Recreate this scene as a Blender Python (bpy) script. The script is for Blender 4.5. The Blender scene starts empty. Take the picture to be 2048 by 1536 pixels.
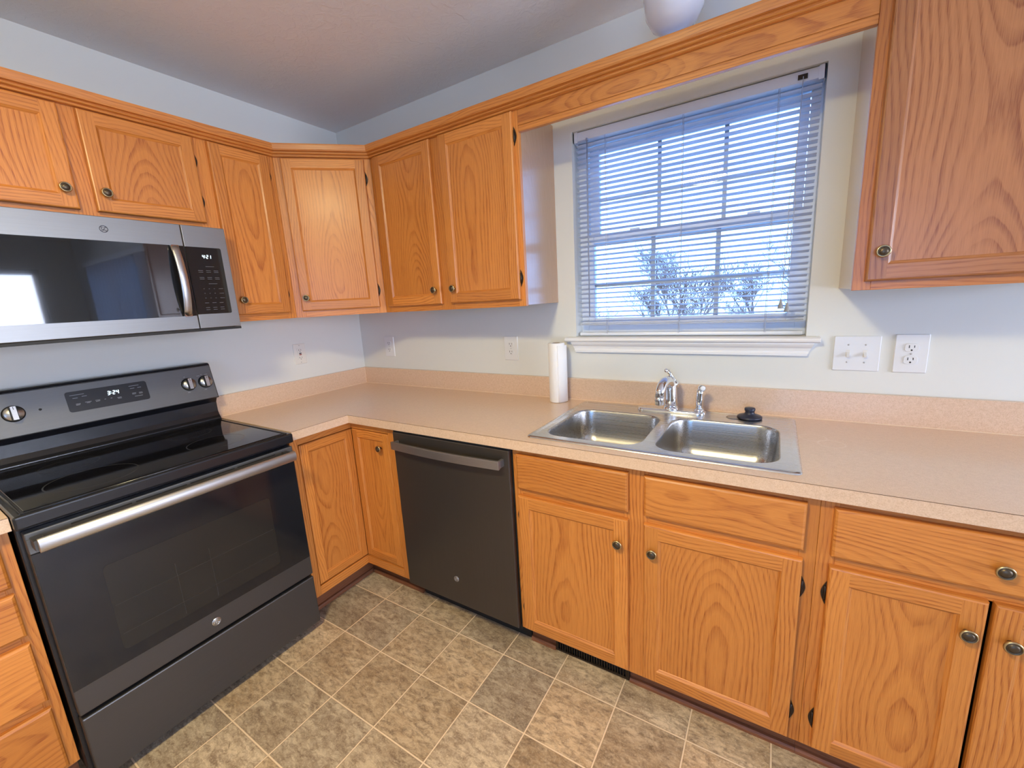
import bpy, bmesh, math, random
from mathutils import Vector, Matrix
random.seed(7)
S = bpy.context.scene
PI = math.pi

# ------------------------------------------------------------------ camera, world, exposure
cam_d = bpy.data.cameras.new('camera'); cam = bpy.data.objects.new('camera', cam_d)
S.collection.objects.link(cam)
cf = Vector((-0.5241, 0.8287, -0.1962)).normalized()
cu = Vector((-0.0569, 0.1958, 0.9790)); cr = cf.cross(cu).normalized(); cu = cr.cross(cf).normalized()
M = Matrix((cr, cu, -cf)).transposed().to_4x4(); M.translation = Vector((2.315, -1.8338, 1.398))
cam.matrix_world = M
cam_d.sensor_width = 36.0; cam_d.lens = 837.77 / 2048 * 36.0
cam_d.clip_start = 0.02; cam_d.clip_end = 300
S.camera = cam
S.view_settings.view_transform = 'Standard'; S.view_settings.look = 'None'
S.view_settings.exposure = 0.0; S.view_settings.gamma = 1.0
try: S.view_settings.use_curve_mapping = False
except Exception: pass
S.cycles.max_bounces = 10; S.cycles.diffuse_bounces = 5; S.cycles.glossy_bounces = 5
S.cycles.transmission_bounces = 8; S.cycles.transparent_max_bounces = 24
S.cycles.use_denoising = True
S.cycles.sample_clamp_indirect = 6.0
S.cycles.caustics_reflective = False; S.cycles.caustics_refractive = False

world = bpy.data.worlds.new('overcast_sky'); S.world = world; world.use_nodes = True
wn = world.node_tree.nodes; wl = world.node_tree.links
bg = wn['Background']
SKY = 3.9
tcw = wn.new('ShaderNodeTexCoord'); spw = wn.new('ShaderNodeSeparateXYZ'); rmw = wn.new('ShaderNodeValToRGB')
wl.new(tcw.outputs['Generated'], spw.inputs[0]); wl.new(spw.outputs['Z'], rmw.inputs[0])
rmw.color_ramp.elements[0].position = 0.0; rmw.color_ramp.elements[0].color = (0.62, 1.22, 2.4, 1)
rmw.color_ramp.elements[1].position = 0.6; rmw.color_ramp.elements[1].color = (0.55, 1.15, 2.4, 1)
wl.new(rmw.outputs[0], bg.inputs['Color'])
bg.inputs['Strength'].default_value = SKY

LAMP_STRENGTH = 50.0
LAMP_COLOR = (1.0, 0.84, 0.46)
def area(name, loc, size, sizey, power, color, rot):
    d = bpy.data.lights.new(name, 'AREA'); d.shape = 'RECTANGLE'; d.size = size; d.size_y = sizey
    d.energy = power; d.color = color
    o = bpy.data.objects.new(name, d); S.collection.objects.link(o); o.location = loc; o.rotation_euler = rot
    return o
lamp_d = bpy.data.lights.new('kitchen_lamp_light', 'AREA'); lamp_d.shape = 'DISK'; lamp_d.size = 0.36
lamp_d.energy = 42.0; lamp_d.color = LAMP_COLOR
lamp_o = bpy.data.objects.new('kitchen_lamp_light', lamp_d); S.collection.objects.link(lamp_o); lamp_o.location = (1.72, -2.15, 2.335)
# added fill light in the unseen end wall, standing in for daylight

area('end_wall_fill', (6.30, -1.42, 1.30), 2.05, 1.45, 128, (1.0, 0.93, 0.90), (PI/2, 0, PI/2))

# ------------------------------------------------------------------ node helpers
class NT:
    def __init__(s, name):
        s.m = bpy.data.materials.new(name); s.m.use_nodes = True
        s.t = s.m.node_tree; s.b = s.t.nodes['Principled BSDF']; s.out = s.t.nodes['Material Output']
    def n(s, typ, **kw):
        o = s.t.nodes.new('ShaderNode' + typ)
        for k, v in kw.items(): setattr(o, k, v)
        return o
    def put(s, sock, v):
        if isinstance(v, bpy.types.NodeSocket): s.t.links.new(v, sock)
        elif v is not None: sock.default_value = v
    def math(s, op, a, b=None, c=None, clamp=False):
        o = s.n('Math', operation=op, use_clamp=clamp); s.put(o.inputs[0], a); s.put(o.inputs[1], b)
        if c is not None: s.put(o.inputs[2], c)
        return o.outputs[0]
    def vec(s, x, y, z=0.0):
        o = s.n('CombineXYZ'); s.put(o.inputs[0], x); s.put(o.inputs[1], y); s.put(o.inputs[2], z); return o.outputs[0]
    def noise(s, v, scale=1.0, detail=2.0, rough=0.5, dist=0.0):
        o = s.n('TexNoise'); s.put(o.inputs['Vector'], v); s.put(o.inputs['Scale'], scale)
        o.inputs['Detail'].default_value = detail; o.inputs['Roughness'].default_value = rough
        o.inputs['Distortion'].default_value = dist; return o.outputs['Fac']
    def ramp(s, f, *els):
        o = s.n('ValToRGB'); s.put(o.inputs[0], f); e = o.color_ramp.elements
        while len(e) < len(els): e.new(0.5)
        for i, (p, c) in enumerate(els):
            e[i].position = p; e[i].color = (c, c, c, 1) if isinstance(c, (int, float)) else tuple(c) + (1,)
        return o.outputs[0]
    def mix(s, f, a, b, mode='MIX'):
        o = s.n('Mix', data_type='RGBA', blend_type=mode); s.put(o.inputs[0], f)
        def c4(v): return tuple(v) + (1,) if isinstance(v, tuple) and len(v) == 3 else v
        s.put(o.inputs[6], c4(a)); s.put(o.inputs[7], c4(b)); return o.outputs[2]
    def bump(s, h, strength=0.2, dist=0.002):
        o = s.n('Bump'); o.inputs['Strength'].default_value = strength; o.inputs['Distance'].default_value = dist
        s.put(o.inputs['Height'], h); s.t.links.new(o.outputs[0], s.b.inputs['Normal'])
    def set(s, **kw):
        names = dict(color='Base Color', metal='Metallic', rough='Roughness', coat='Coat Weight', coatr='Coat Roughness',
                     spec='Specular IOR Level', emit='Emission Color', estr='Emission Strength', sss='Subsurface Weight',
                     trans='Transmission Weight', alpha='Alpha', aniso='Anisotropic', sheen='Sheen Weight')
        for k, v in kw.items():
            if isinstance(v, tuple) and len(v) == 3: v = v + (1,)
            s.put(s.b.inputs[names[k]], v)
        return s.m
def plain(name, color, rough=0.5, metal=0.0, **kw):
    t = NT(name); return t.set(color=color, rough=rough, metal=metal, **kw)

def oak(name, light, dark, rough=0.42, rings=108.0, contrast=1.75, coat=0.22):
    t = NT(name)
    uv = t.n('UVMap'); uv.uv_map = 'UVMap'
    sp = t.n('SeparateXYZ'); t.put(sp.inputs[0], uv.outputs[0]); u, v = sp.outputs[0], sp.outputs[1]
    h = t.math('MULTIPLY_ADD', t.noise(t.vec(t.math('MULTIPLY', v, 1.5), 0.3), 1.0, 1.0), 0.20, -0.02)
    wob = t.math('MULTIPLY_ADD', t.noise(t.vec(t.math('MULTIPLY', u, 3.0), t.math('MULTIPLY', v, 2.2)), 1.0, 2.0), 0.05, -0.025)
    u2 = t.math('ADD', u, wob)
    r = t.math('SQRT', t.math('ADD', t.math('MULTIPLY', u2, u2), t.math('MULTIPLY', h, h)))
    fine = t.noise(t.vec(t.math('MULTIPLY', u, 34.0), t.math('MULTIPLY', v, 5.0)), 1.0, 3.0)
    r = t.math('MULTIPLY_ADD', fine, 0.006, r)
    saw = t.math('FRACT', t.math('MULTIPLY', r, rings))
    ring = t.ramp(saw, (0.0, 0.15), (0.45, 0.0), (0.80, 0.75), (0.92, 1.0), (1.0, 0.15))
    pores = t.noise(t.vec(t.math('MULTIPLY', u, 620.0), t.math('MULTIPLY', v, 16.0)), 1.0, 2.0, 0.6)
    pore = t.ramp(pores, (0.44, 0.0), (0.66, 1.0))
    med = t.noise(t.vec(t.math('MULTIPLY', u, 120.0), t.math('MULTIPLY', v, 3.0)), 1.0, 3.0, 0.6)
    lowm = t.noise(t.vec(t.math('MULTIPLY', u, 14.0), t.math('MULTIPLY', v, 1.6)), 1.0, 2.0)
    ring = t.math('MULTIPLY', ring, t.ramp(lowm, (0.32, 0.15), (0.62, 1.0)))
    f = t.math('MULTIPLY', ring, t.math('MULTIPLY_ADD', pore, 0.55, 0.45))
    f = t.math('MULTIPLY_ADD', pore, 0.22, t.math('MULTIPLY', f, 0.62 * contrast))
    f = t.math('ADD', f, t.math('MULTIPLY_ADD', med, 0.5, -0.20), clamp=True)
    col = t.mix(f, light, dark)
    tone = t.noise(t.vec(t.math('MULTIPLY', u, 0.6), t.math('MULTIPLY', v, 0.12)), 1.0, 1.0)
    tone = t.ramp(tone, (0.30, (0.74, 0.70, 0.62)), (0.70, (1.10, 1.12, 1.16)))
    col = t.mix(1.0, col, tone, 'MULTIPLY')
    t.bump(f, 0.12, 0.0008)
    return t.set(color=col, rough=rough, coat=coat, coatr=0.24)

OAK = oak('golden_oak', (0.67, 0.255, 0.050), (0.35, 0.088, 0.011))
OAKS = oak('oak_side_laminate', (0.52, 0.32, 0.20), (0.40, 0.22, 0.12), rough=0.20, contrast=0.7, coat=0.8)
OAKD = oak('brown_oak_dimmed', (0.46, 0.185, 0.060), (0.24, 0.070, 0.016), rings=80.0, contrast=1.9)  # browner, coarser oak, also darkened for the weaker light at the right
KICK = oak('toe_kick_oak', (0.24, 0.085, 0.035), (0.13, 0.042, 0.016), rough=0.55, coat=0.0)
DARK = plain('cabinet_inside', (0.10, 0.06, 0.03), 0.8)

def wallmat(name, color, bs, scale, rough=0.7):
    t = NT(name); tc = t.n('TexCoord'); nz = t.noise(tc.outputs['Object'], scale, 4.0, 0.6)
    t.bump(nz, bs, 0.003); return t.set(color=color, rough=rough)
WALL = wallmat('wall_paint', (0.71, 0.715, 0.675), 0.06, 180.0, 0.55)
def ceilmat():
    t = NT('textured_ceiling'); tc = t.n('TexCoord')
    a = t.noise(tc.outputs['Object'], 26.0, 4.0, 0.6, 1.2)
    a = t.ramp(a, (0.46, 0.0), (0.62, 1.0)); b = t.noise(tc.outputs['Object'], 120.0, 3.0)
    t.bump(t.math('MULTIPLY_ADD', b, 0.25, a), 0.25, 0.003)
    return t.set(color=(0.82, 0.81, 0.81), rough=0.8)
CEIL = ceilmat()
TRIM = plain('white_trim', (0.80, 0.80, 0.80), 0.35)
VINYL = plain('white_vinyl', (0.74, 0.78, 0.86), 0.35)
def slatmat():
    t = NT('blind_slat'); t.set(color=(0.84, 0.88, 0.96), rough=0.4, spec=0.3)
    tr = t.n('BsdfTranslucent'); tr.inputs[0].default_value = (0.80, 0.84, 0.95, 1)
    mx = t.n('MixShader'); mx.inputs[0].default_value = 0.30
    t.t.links.new(t.b.outputs[0], mx.inputs[1]); t.t.links.new(tr.outputs[0], mx.inputs[2]); t.t.links.new(mx.outputs[0], t.out.inputs[0])
    return t.m
SLAT = slatmat()
def glassmat(name, tint=(0.97, 0.985, 1.0)):
    t = NT(name); t.t.nodes.remove(t.b)
    tr = t.n('BsdfTransparent'); tr.inputs[0].default_value = tint + (1,)
    gl = t.n('BsdfGlossy'); gl.inputs['Roughness'].default_value = 0.02
    fr = t.n('Fresnel'); fr.inputs[0].default_value = 1.5
    mx = t.n('MixShader'); t.t.links.new(fr.outputs[0], mx.inputs[0])
    t.t.links.new(tr.outputs[0], mx.inputs[1]); t.t.links.new(gl.outputs[0], mx.inputs[2]); t.t.links.new(mx.outputs[0], t.out.inputs[0])
    return t.m
GLASS = glassmat('window_glass')

def laminate():
    t = NT('beige_laminate'); tc = t.n('TexCoord'); p = tc.outputs['Object']
    a = t.noise(p, 420.0, 2.0, 0.7); b = t.noise(p, 110.0, 3.0, 0.6); c = t.noise(p, 2.2, 2.0)
    col = t.mix(t.ramp(a, (0.36, 0.0), (0.62, 1.0)), (0.57, 0.38, 0.25), (0.70, 0.50, 0.355))
    col = t.mix(t.ramp(b, (0.35, 0.0), (0.7, 0.35)), col, (0.84, 0.64, 0.48))
    col = t.mix(t.math('MULTIPLY', c, 0.25), col, (0.72, 0.50, 0.34))
    # faint water rings left by a glass on the worktop right of the sink
    sp = t.n('SeparateXYZ'); t.put(sp.inputs[0], p)
    up = t.math('GREATER_THAN', sp.outputs[2], 0.910)
    for cx, cy, rad in ((2.484, -0.300, 0.034), (2.440, -0.252, 0.036)):
        dx = t.math('SUBTRACT', sp.outputs[0], cx); dy = t.math('SUBTRACT', sp.outputs[1], cy)
        d = t.math('SQRT', t.math('ADD', t.math('MULTIPLY', dx, dx), t.math('MULTIPLY', dy, dy)))
        k = t.math('ABSOLUTE', t.math('SUBTRACT', d, rad))
        k = t.math('MULTIPLY', t.math('SUBTRACT', 1.0, t.math('DIVIDE', k, 0.004), clamp=True), 0.30)
        col = t.mix(t.math('MULTIPLY', k, t.math('MULTIPLY', up, b)), col, (0.92, 0.88, 0.82))
    t.bump(a, 0.04, 0.0004)
    return t.set(color=col, rough=t.math('MULTIPLY_ADD', b, 0.15, 0.27), spec=0.5, coat=0.8, coatr=0.2)
LAM = laminate()
SEAM = plain('laminate_seam', (0.14, 0.07, 0.035), 0.5)
CAULK = plain('caulk_bead', (0.78, 0.62, 0.46), 0.4)

def floormat():
    t = NT('stone_look_vinyl_tile'); tc = t.n('TexCoord'); sp = t.n('SeparateXYZ'); t.put(sp.inputs[0], tc.outputs['Object'])
    P = 0.2296; X0 = 0.7735; Y0 = -0.6650
    fx = t.math('DIVIDE', t.math('SUBTRACT', sp.outputs[0], X0), P); fy = t.math('DIVIDE', t.math('SUBTRACT', sp.outputs[1], Y0), 0.2314)
    ix, iy = t.math('FLOOR', fx), t.math('FLOOR', fy)
    dx = t.math('PINGPONG', fx, 0.5); dy = t.math('PINGPONG', fy, 0.5)
    d = t.math('MINIMUM', dx, dy)
    g = t.ramp(d, (0.0075, 1.0), (0.0125, 0.0)); edge = t.ramp(d, (0.010, 1.0), (0.022, 0.0))
    idv = t.vec(t.math('MULTIPLY', ix, 13.7), t.math('MULTIPLY', iy, 7.9), 0.0)
    wn_ = t.n('TexWhiteNoise', noise_dimensions='3D'); t.put(wn_.inputs['Vector'], t.vec(ix, iy, 3.0)); rnd = wn_.outputs['Value']
    wn2 = t.n('TexWhiteNoise', noise_dimensions='3D'); t.put(wn2.inputs['Vector'], t.vec(ix, iy, 9.0)); rnd2 = wn2.outputs['Value']
    va = t.n('VectorMath', operation='ADD'); t.put(va.inputs[0], tc.outputs['Object']); t.put(va.inputs[1], idv); p = va.outputs[0]
    st = t.n('Mapping'); t.put(st.inputs[0], p); st.inputs['Scale'].default_value = (1.0, 2.2, 1.0); st.inputs['Rotation'].default_value = (0, 0, 0.55)
    n0 = t.noise(st.outputs[0], 3.6, 3.0, 0.6, 0.8); n1 = t.noise(st.outputs[0], 11.0, 8.0, 0.72, 1.3); n2 = t.noise(st.outputs[0], 26.0, 7.0, 0.75, 0.5); n3 = t.noise(p, 170.0, 3.0, 0.65)
    base = t.mix(rnd, (0.42, 0.275, 0.150), (0.27, 0.205, 0.145))
    lite = t.mix(rnd, (0.70, 0.52, 0.33), (0.58, 0.475, 0.34))
    f = t.math('ADD', t.math('MULTIPLY', n1, 0.62), t.math('MULTIPLY', n0, 0.38))
    col = t.mix(t.ramp(f, (0.38, 0.0), (0.60, 1.0)), base, lite)
    col = t.mix(t.ramp(n2, (0.36, 0.85), (0.56, 0.0)), col, (0.17, 0.11, 0.068))
    col = t.mix(t.ramp(n3, (0.52, 0.0), (0.72, 0.45)), col, (0.82, 0.68, 0.50))
    col = t.mix(1.0, col, t.ramp(rnd2, (0.0, 0.80), (1.0, 1.12)), 'MULTIPLY')
    col = t.mix(t.math('MULTIPLY', edge, 0.45), col, (0.16, 0.10, 0.06))
    col = t.mix(g, col, (0.78, 0.60, 0.41))
    hgt = t.math('MULTIPLY_ADD', n2, 0.35, t.math('SUBTRACT', 1.0, g))
    t.bump(hgt, 0.30, 0.002)
    return t.set(color=col, rough=t.math('MULTIPLY_ADD', n1, 0.25, 0.36))
FLOOR = floormat()

def brushed(name, col, rough, metal=1.0, axis='x', amt=0.10):
    t = NT(name); tc = t.n('TexCoord'); mp = t.n('Mapping'); t.put(mp.inputs[0], tc.outputs['Object'])
    mp.inputs['Scale'].default_value = {'x': (1.5, 500, 500), 'z': (500, 500, 1.5), 'y': (500, 1.5, 500)}[axis]
    n = t.noise(mp.outputs[0], 1.0, 2.0, 0.6)
    c2 = tuple(min(1, c * (1 + amt)) for c in col); c1 = tuple(c * (1 - amt) for c in col)
    return t.set(color=t.mix(n, c1, c2), metal=metal, rough=t.math('MULTIPLY_ADD', n, 0.12, rough))
HANDM = brushed('satin_handle_steel', (0.52, 0.51, 0.50), 0.40)
STEEL = brushed('brushed_stainless', (0.50, 0.49, 0.48), 0.26)
SINKM = brushed('sink_stainless', (0.50, 0.49, 0.475), 0.22, axis='x', amt=0.06)
RIMM = brushed('sink_rim_stainless_lit', (0.70, 0.70, 0.70), 0.20, axis='x', amt=0.05)  # bowl steel lightened, window sheen on the rim put into the colour
MWST = brushed('microwave_stainless', (0.27, 0.27, 0.268), 0.34, metal=0.85)
SLATE = brushed('slate_metal', (0.095, 0.090, 0.088), 0.34, metal=0.75)
SLATEP = brushed('slate_control_panel', (0.135, 0.135, 0.135), 0.36, metal=0.75)
DWM = brushed('dishwasher_slate', (0.092, 0.080, 0.072), 0.33, metal=0.75, axis='z')
DWH = brushed('dishwasher_handle_metal', (0.34, 0.325, 0.32), 0.34, metal=0.9)
LIDM = plain('cover_cap_metal', (0.33, 0.31, 0.30), 0.3, 1.0)
CHROME = plain('chrome', (0.82, 0.83, 0.86), 0.05, 1.0)
BLACKG = plain('black_glass', (0.010, 0.011, 0.014), 0.05, 0.0, coat=1.0, coatr=0.02)
DISPG = plain('display_black', (0.008, 0.008, 0.010), 0.30)
COOKG = plain('ceramic_glass', (0.005, 0.005, 0.007), 0.06)
OVENG = plain('oven_glass', (0.010, 0.011, 0.014), 0.10, 0.0)
OVENW = plain('oven_window', (0.016, 0.016, 0.016), 0.14, 0.0)
BLACK = plain('black_enamel', (0.012, 0.012, 0.015), 0.22)
MATTE = plain('matte_black', (0.010, 0.010, 0.010), 0.6)
RACK = plain('oven_rack_wire', (0.030, 0.030, 0.029), 0.3)
BRONZE = plain('dark_bronze', (0.045, 0.032, 0.024), 0.38, 0.7)
BRASS = plain('antique_brass', (0.50, 0.37, 0.19), 0.30, 0.95)
BRASSD = plain('antique_brass_recess', (0.10, 0.075, 0.05), 0.4, 0.8)
PLATE = plain('white_plastic', (0.74, 0.74, 0.74), 0.3)
IVORY = plain('ivory_plastic', (0.74, 0.71, 0.65), 0.32)
SLOT = plain('outlet_slot', (0.02, 0.02, 0.02), 0.6)
RED = plain('red_button', (0.30, 0.03, 0.02), 0.4)
RUBBER = plain('navy_rubber', (0.018, 0.020, 0.040), 0.38)
CORD = plain('blind_cord', (0.50, 0.52, 0.60), 0.7)
WAND = plain('clear_wand', (0.30, 0.33, 0.42), 0.2)
TASSEL = plain('grey_tassel', (0.33, 0.33, 0.34), 0.5)
def paper():
    t = NT('paper_towel'); tc = t.n('TexCoord'); v = t.n('TexVoronoi'); t.put(v.inputs['Vector'], tc.outputs['Object']); v.inputs['Scale'].default_value = 210
    t.bump(v.outputs['Distance'], 0.25, 0.001); return t.set(color=(0.84, 0.83, 0.81), rough=0.9)
PAPER = paper()
CARD = plain('cardboard', (0.30, 0.22, 0.14), 0.9)
SHADE = plain('frosted_glass_shade', (0.66, 0.68, 0.76), 0.12, 0.0, coat=0.4, coatr=0.05)
DISP = NT('clock_digits').set(color=(0, 0, 0), emit=(0.72, 0.90, 1.0), estr=2.6, rough=0.5)
INK = plain('panel_print', (0.30, 0.31, 0.33), 0.5)
LOGOM = plain('logo_badge_metal', (0.50, 0.51, 0.53), 0.25, 0.9)
LOGOD = plain('logo_ink', (0.035, 0.035, 0.055), 0.4)
LAMPM = NT('lit_lamp_glass').set(color=(0.8, 0.78, 0.74), emit=LAMP_COLOR, estr=LAMP_STRENGTH, rough=0.4)
BARK = plain('bare_bark', (0.16, 0.085, 0.06), 0.9)
def groundmat():
    t = NT('winter_lawn'); tc = t.n('TexCoord'); n = t.noise(tc.outputs['Object'], 0.6, 5.0, 0.65)
    return t.set(color=t.mix(n, (0.55, 0.50, 0.42), (0.85, 0.82, 0.78)), rough=0.95)
GROUND = groundmat()

# ------------------------------------------------------------------ mesh helpers
class MB:
    def __init__(s): s.v = []; s.f = []; s.uv = []; s.mi = []; s.smooth = []; s.mats = []; s.T = None
    def mat(s, m):
        if m not in s.mats: s.mats.append(m)
        return s.mats.index(m)
    def face(s, pts, m, g=None, off=(0, 0), cen=(0, 0, 0), sm=False):
        pts = [Vector(p) for p in pts]
        i0 = len(s.v)
        n = Vector((0, 0, 0))
        for i in range(len(pts)):
            a, b = pts[i], pts[(i + 1) % len(pts)]; n += a.cross(b)
        n = n.normalized() if n.length > 1e-12 else Vector((0, 0, 1))
        g = Vector(g) if g is not None else Vector((0, 0, 1))
        c = Vector(cen)
        if abs(n.dot(g)) > 0.7:
            a = Vector((1, 0, 0)) if abs(g.x) < 0.5 else Vector((0, 1, 0)); b = g.cross(a)
            uv = [((p - c).dot(a) + off[0], (p - c).dot(b) * 0.25 + off[1]) for p in pts]
        else:
            a = n.cross(g).normalized()
            k = 1 if (a.x + a.y + a.z) > 0 else -1
            uv = [((p - c).dot(a) * k + off[0], (p - c).dot(g) + off[1]) for p in pts]
        s.v += [s.T @ p if s.T else p for p in pts]
        s.f.append(list(range(i0, i0 + len(pts)))); s.uv.append(uv); s.mi.append(s.mat(m)); s.smooth.append(sm)
    def box(s, x0, x1, y0, y1, z0, z1, m, g=(0, 0, 1), pith=None):
        x0, x1 = sorted((x0, x1)); y0, y1 = sorted((y0, y1)); z0, z1 = sorted((z0, z1))
        off = (random.choice((-1, 1)) * random.uniform(0.05, 0.22) if pith is None else pith, random.uniform(0, 60))
        c = ((x0 + x1) / 2, (y0 + y1) / 2, (z0 + z1) / 2)
        P = [(x0, y0, z0), (x1, y0, z0), (x1, y1, z0), (x0, y1, z0), (x0, y0, z1), (x1, y0, z1), (x1, y1, z1), (x0, y1, z1)]
        for q in ((0, 3, 2, 1), (4, 5, 6, 7), (0, 1, 5, 4), (2, 3, 7, 6), (1, 2, 6, 5), (3, 0, 4, 7)):
            s.face([P[i] for i in q], m, g, off, c)
    def prism(s, poly, axis, a0, a1, m, g=(0, 0, 1), sm=False, pith=None):
        """poly = 2D outline (CCW in the plane of the two other axes in xyz order), extruded along axis"""
        off = (random.uniform(0.05, 0.2) if pith is None else pith, random.uniform(0, 60))
        def P(p, a):
            if axis == 0: return (a, p[0], p[1])
            if axis == 1: return (p[0], a, p[1])
            return (p[0], p[1], a)
        ar = sum(poly[i][0] * poly[(i + 1) % len(poly)][1] - poly[(i + 1) % len(poly)][0] * poly[i][1] for i in range(len(poly)))
        if ar < 0: poly = poly[::-1]
        flip = axis == 1
        n = len(poly)
        lo = [P(p, a0) for p in poly]; hi = [P(p, a1) for p in poly]
        if flip: lo, hi = hi, lo
        s.face(lo[::-1], m, g, off); s.face(hi, m, g, off)
        for i in range(n):
            j = (i + 1) % n; s.face([lo[i], lo[j], hi[j], hi[i]], m, g, off, sm=sm)
    def lathe(s, prof, o, ax, m, n=24, cap=True):
        """prof = [(r, h)] about axis ax from origin o; m may be a list per segment"""
        ax = Vector(ax).normalized(); a = ax.orthogonal().normalized(); b = ax.cross(a); o = Vector(o)
        R = [[o + ax * h + (a * math.cos(2 * PI * k / n) + b * math.sin(2 * PI * k / n)) * r for k in range(n)] for r, h in prof]
        for i in range(len(prof) - 1):
            mm = m[i] if isinstance(m, list) else m
            for k in range(n):
                j = (k + 1) % n
                if prof[i][0] < 1e-6: s.face([R[i][0], R[i + 1][j], R[i + 1][k]][::-1], mm, sm=True)
                elif prof[i + 1][0] < 1e-6: s.face([R[i][k], R[i][j], R[i + 1][0]], mm, sm=True)
                else: s.face([R[i][k], R[i][j], R[i + 1][j], R[i + 1][k]], mm, sm=True)
        if cap:
            if prof[0][0] > 1e-6: s.face(R[0][::-1], m[0] if isinstance(m, list) else m)
            if prof[-1][0] > 1e-6: s.face(R[-1], m[-1] if isinstance(m, list) else m)
    def tube(s, pts, r, m, n=10, flat=None):
        """swept circle through pts; r scalar or list; flat=(rx,ry) ellipse factors"""
        pts = [Vector(p) for p in pts]; rs = r if isinstance(r, (list, tuple)) else [r] * len(pts)
        prev = None; rings = []
        for i, p in enumerate(pts):
            d = (pts[min(i + 1, len(pts) - 1)] - pts[max(i - 1, 0)]).normalized()
            if prev is None: a = d.orthogonal().normalized() if flat is None else (Vector((0, 0, 1)) - d * d.z).normalized()
            else: a = (prev - d * prev.dot(d)).normalized()
            prev = a; b = d.cross(a); fx, fy = flat or (1, 1)
            rings.append([p + (a * math.cos(2 * PI * k / n) * fx + b * math.sin(2 * PI * k / n) * fy) * rs[i] for k in range(n)])
        for i in range(len(pts) - 1):
            for k in range(n):
                j = (k + 1) % n; s.face([rings[i][k], rings[i][j], rings[i + 1][j], rings[i + 1][k]], m, sm=True)
        s.face(rings[0][::-1], m); s.face(rings[-1], m)
    def build(s, name, parent=None, bev=0.0, label=None, seg=2, merge=True, loc=None):
        me = bpy.data.meshes.new(name)
        me.from_pydata([tuple(v) for v in s.v], [], s.f)
        for m in s.mats: me.materials.append(m)
        uvl = me.uv_layers.new(name='UVMap')
        k = 0
        for fi, u in enumerate(s.uv):
            me.polygons[fi].material_index = s.mi[fi]; me.polygons[fi].use_smooth = s.smooth[fi]
            for q in u: uvl.data[k].uv = q; k += 1
        if merge:
            bm = bmesh.new(); bm.from_mesh(me); bmesh.ops.remove_doubles(bm, verts=bm.verts, dist=1e-5)
            bmesh.ops.recalc_face_normals(bm, faces=bm.faces); bm.to_mesh(me); bm.free()
        o = bpy.data.objects.new(name, me); S.collection.objects.link(o)
        if parent is not None: o.parent = parent
        if bev > 0:
            b = o.modifiers.new('edge', 'BEVEL'); b.width = bev; b.segments = seg; b.limit_method = 'ANGLE'; b.angle_limit = math.radians(40)
            b.harden_normals = False
        if label: o['label'] = label
        if loc: o.location = loc
        return o
def thing(name, label, cat, loc=(0, 0, 0), rz=0.0, group=None):
    o = bpy.data.objects.new(name, None); S.collection.objects.link(o); o.location = loc; o.rotation_euler = (0, 0, rz)
    o.empty_display_size = 0.05
    o['label'] = label; o['category'] = cat
    if group: o['group'] = group
    return o
def tag(o, label, cat, group=None):
    o['label'] = label; o['category'] = cat
    if group: o['group'] = group
    return o
def struct(o): o['kind'] = 'structure'; return o
def rot_to(rz): return Matrix.Rotation(rz, 4, 'Z')
L90 = PI / 2

# ------------------------------------------------------------------ room shell
ZC = 2.443; XR = 6.2; YB = -4.4
WX0, WX1, WZ0, WZ1 = 1.528, 2.414, 1.212, 2.088     # window opening
DX0, DX1, DZ1 = 3.85, 5.65, 2.06                   # patio door opening beyond the cabinets
b = MB(); b.box(-0.15, XR + 0.15, YB - 0.15, 0.15, -0.12, 0.0, FLOOR); struct(b.build('floor'))
b = MB(); b.box(-0.15, XR + 0.15, YB - 0.15, 0.15, ZC, ZC + 0.12, CEIL); struct(b.build('ceiling'))
b = MB(); b.box(-0.15, 0, YB, 0.0, 0, ZC, WALL); struct(b.build('wall_left'))
b = MB()
def wall_with_holes(b, x0, x1, y0, y1, z0, z1, holes, m):
    xs = sorted({x0, x1} | {h[0] for h in holes} | {h[1] for h in holes})
    for i in range(len(xs) - 1):
        a, c = xs[i], xs[i + 1]; hs = sorted([h for h in holes if h[0] <= a + 1e-6 and h[1] >= c - 1e-6], key=lambda h: h[2])
        z = z0
        for h in hs:
            if h[2] > z: b.box(a, c, y0, y1, z, h[2], m)
            z = h[3]
        if z < z1: b.box(a, c, y0, y1, z, z1, m)
wall_with_holes(b, -0.15, XR + 0.15, 0.0, 0.15, 0, ZC, [(WX0, WX1, WZ0, WZ1), (DX0, DX1, 0.0, DZ1)], WALL)
struct(b.build('wall_window', merge=False))
EY0, EY1, EZ0, EZ1 = -2.5, -0.35, .55, 2.08       # opening added in the unseen end wall for the fill light
b = MB()
for y0_, y1_, z0_, z1_ in ((YB, EY0, 0, ZC), (EY1, 0, 0, ZC), (EY0, EY1, 0, EZ0), (EY0, EY1, EZ1, ZC)): b.box(XR, XR + .15, y0_, y1_, z0_, z1_, WALL)
struct(b.build('wall_right', merge=False))
RX0, RX1, RZ0, RZ1 = 2.1, 3.6, 0.62, 2.08
b = MB(); wall_with_holes(b, -0.15, XR + 0.15, YB - 0.15, YB, 0, ZC, [(RX0, RX1, RZ0, RZ1)], WALL)
struct(b.build('wall_back', merge=False))

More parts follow.
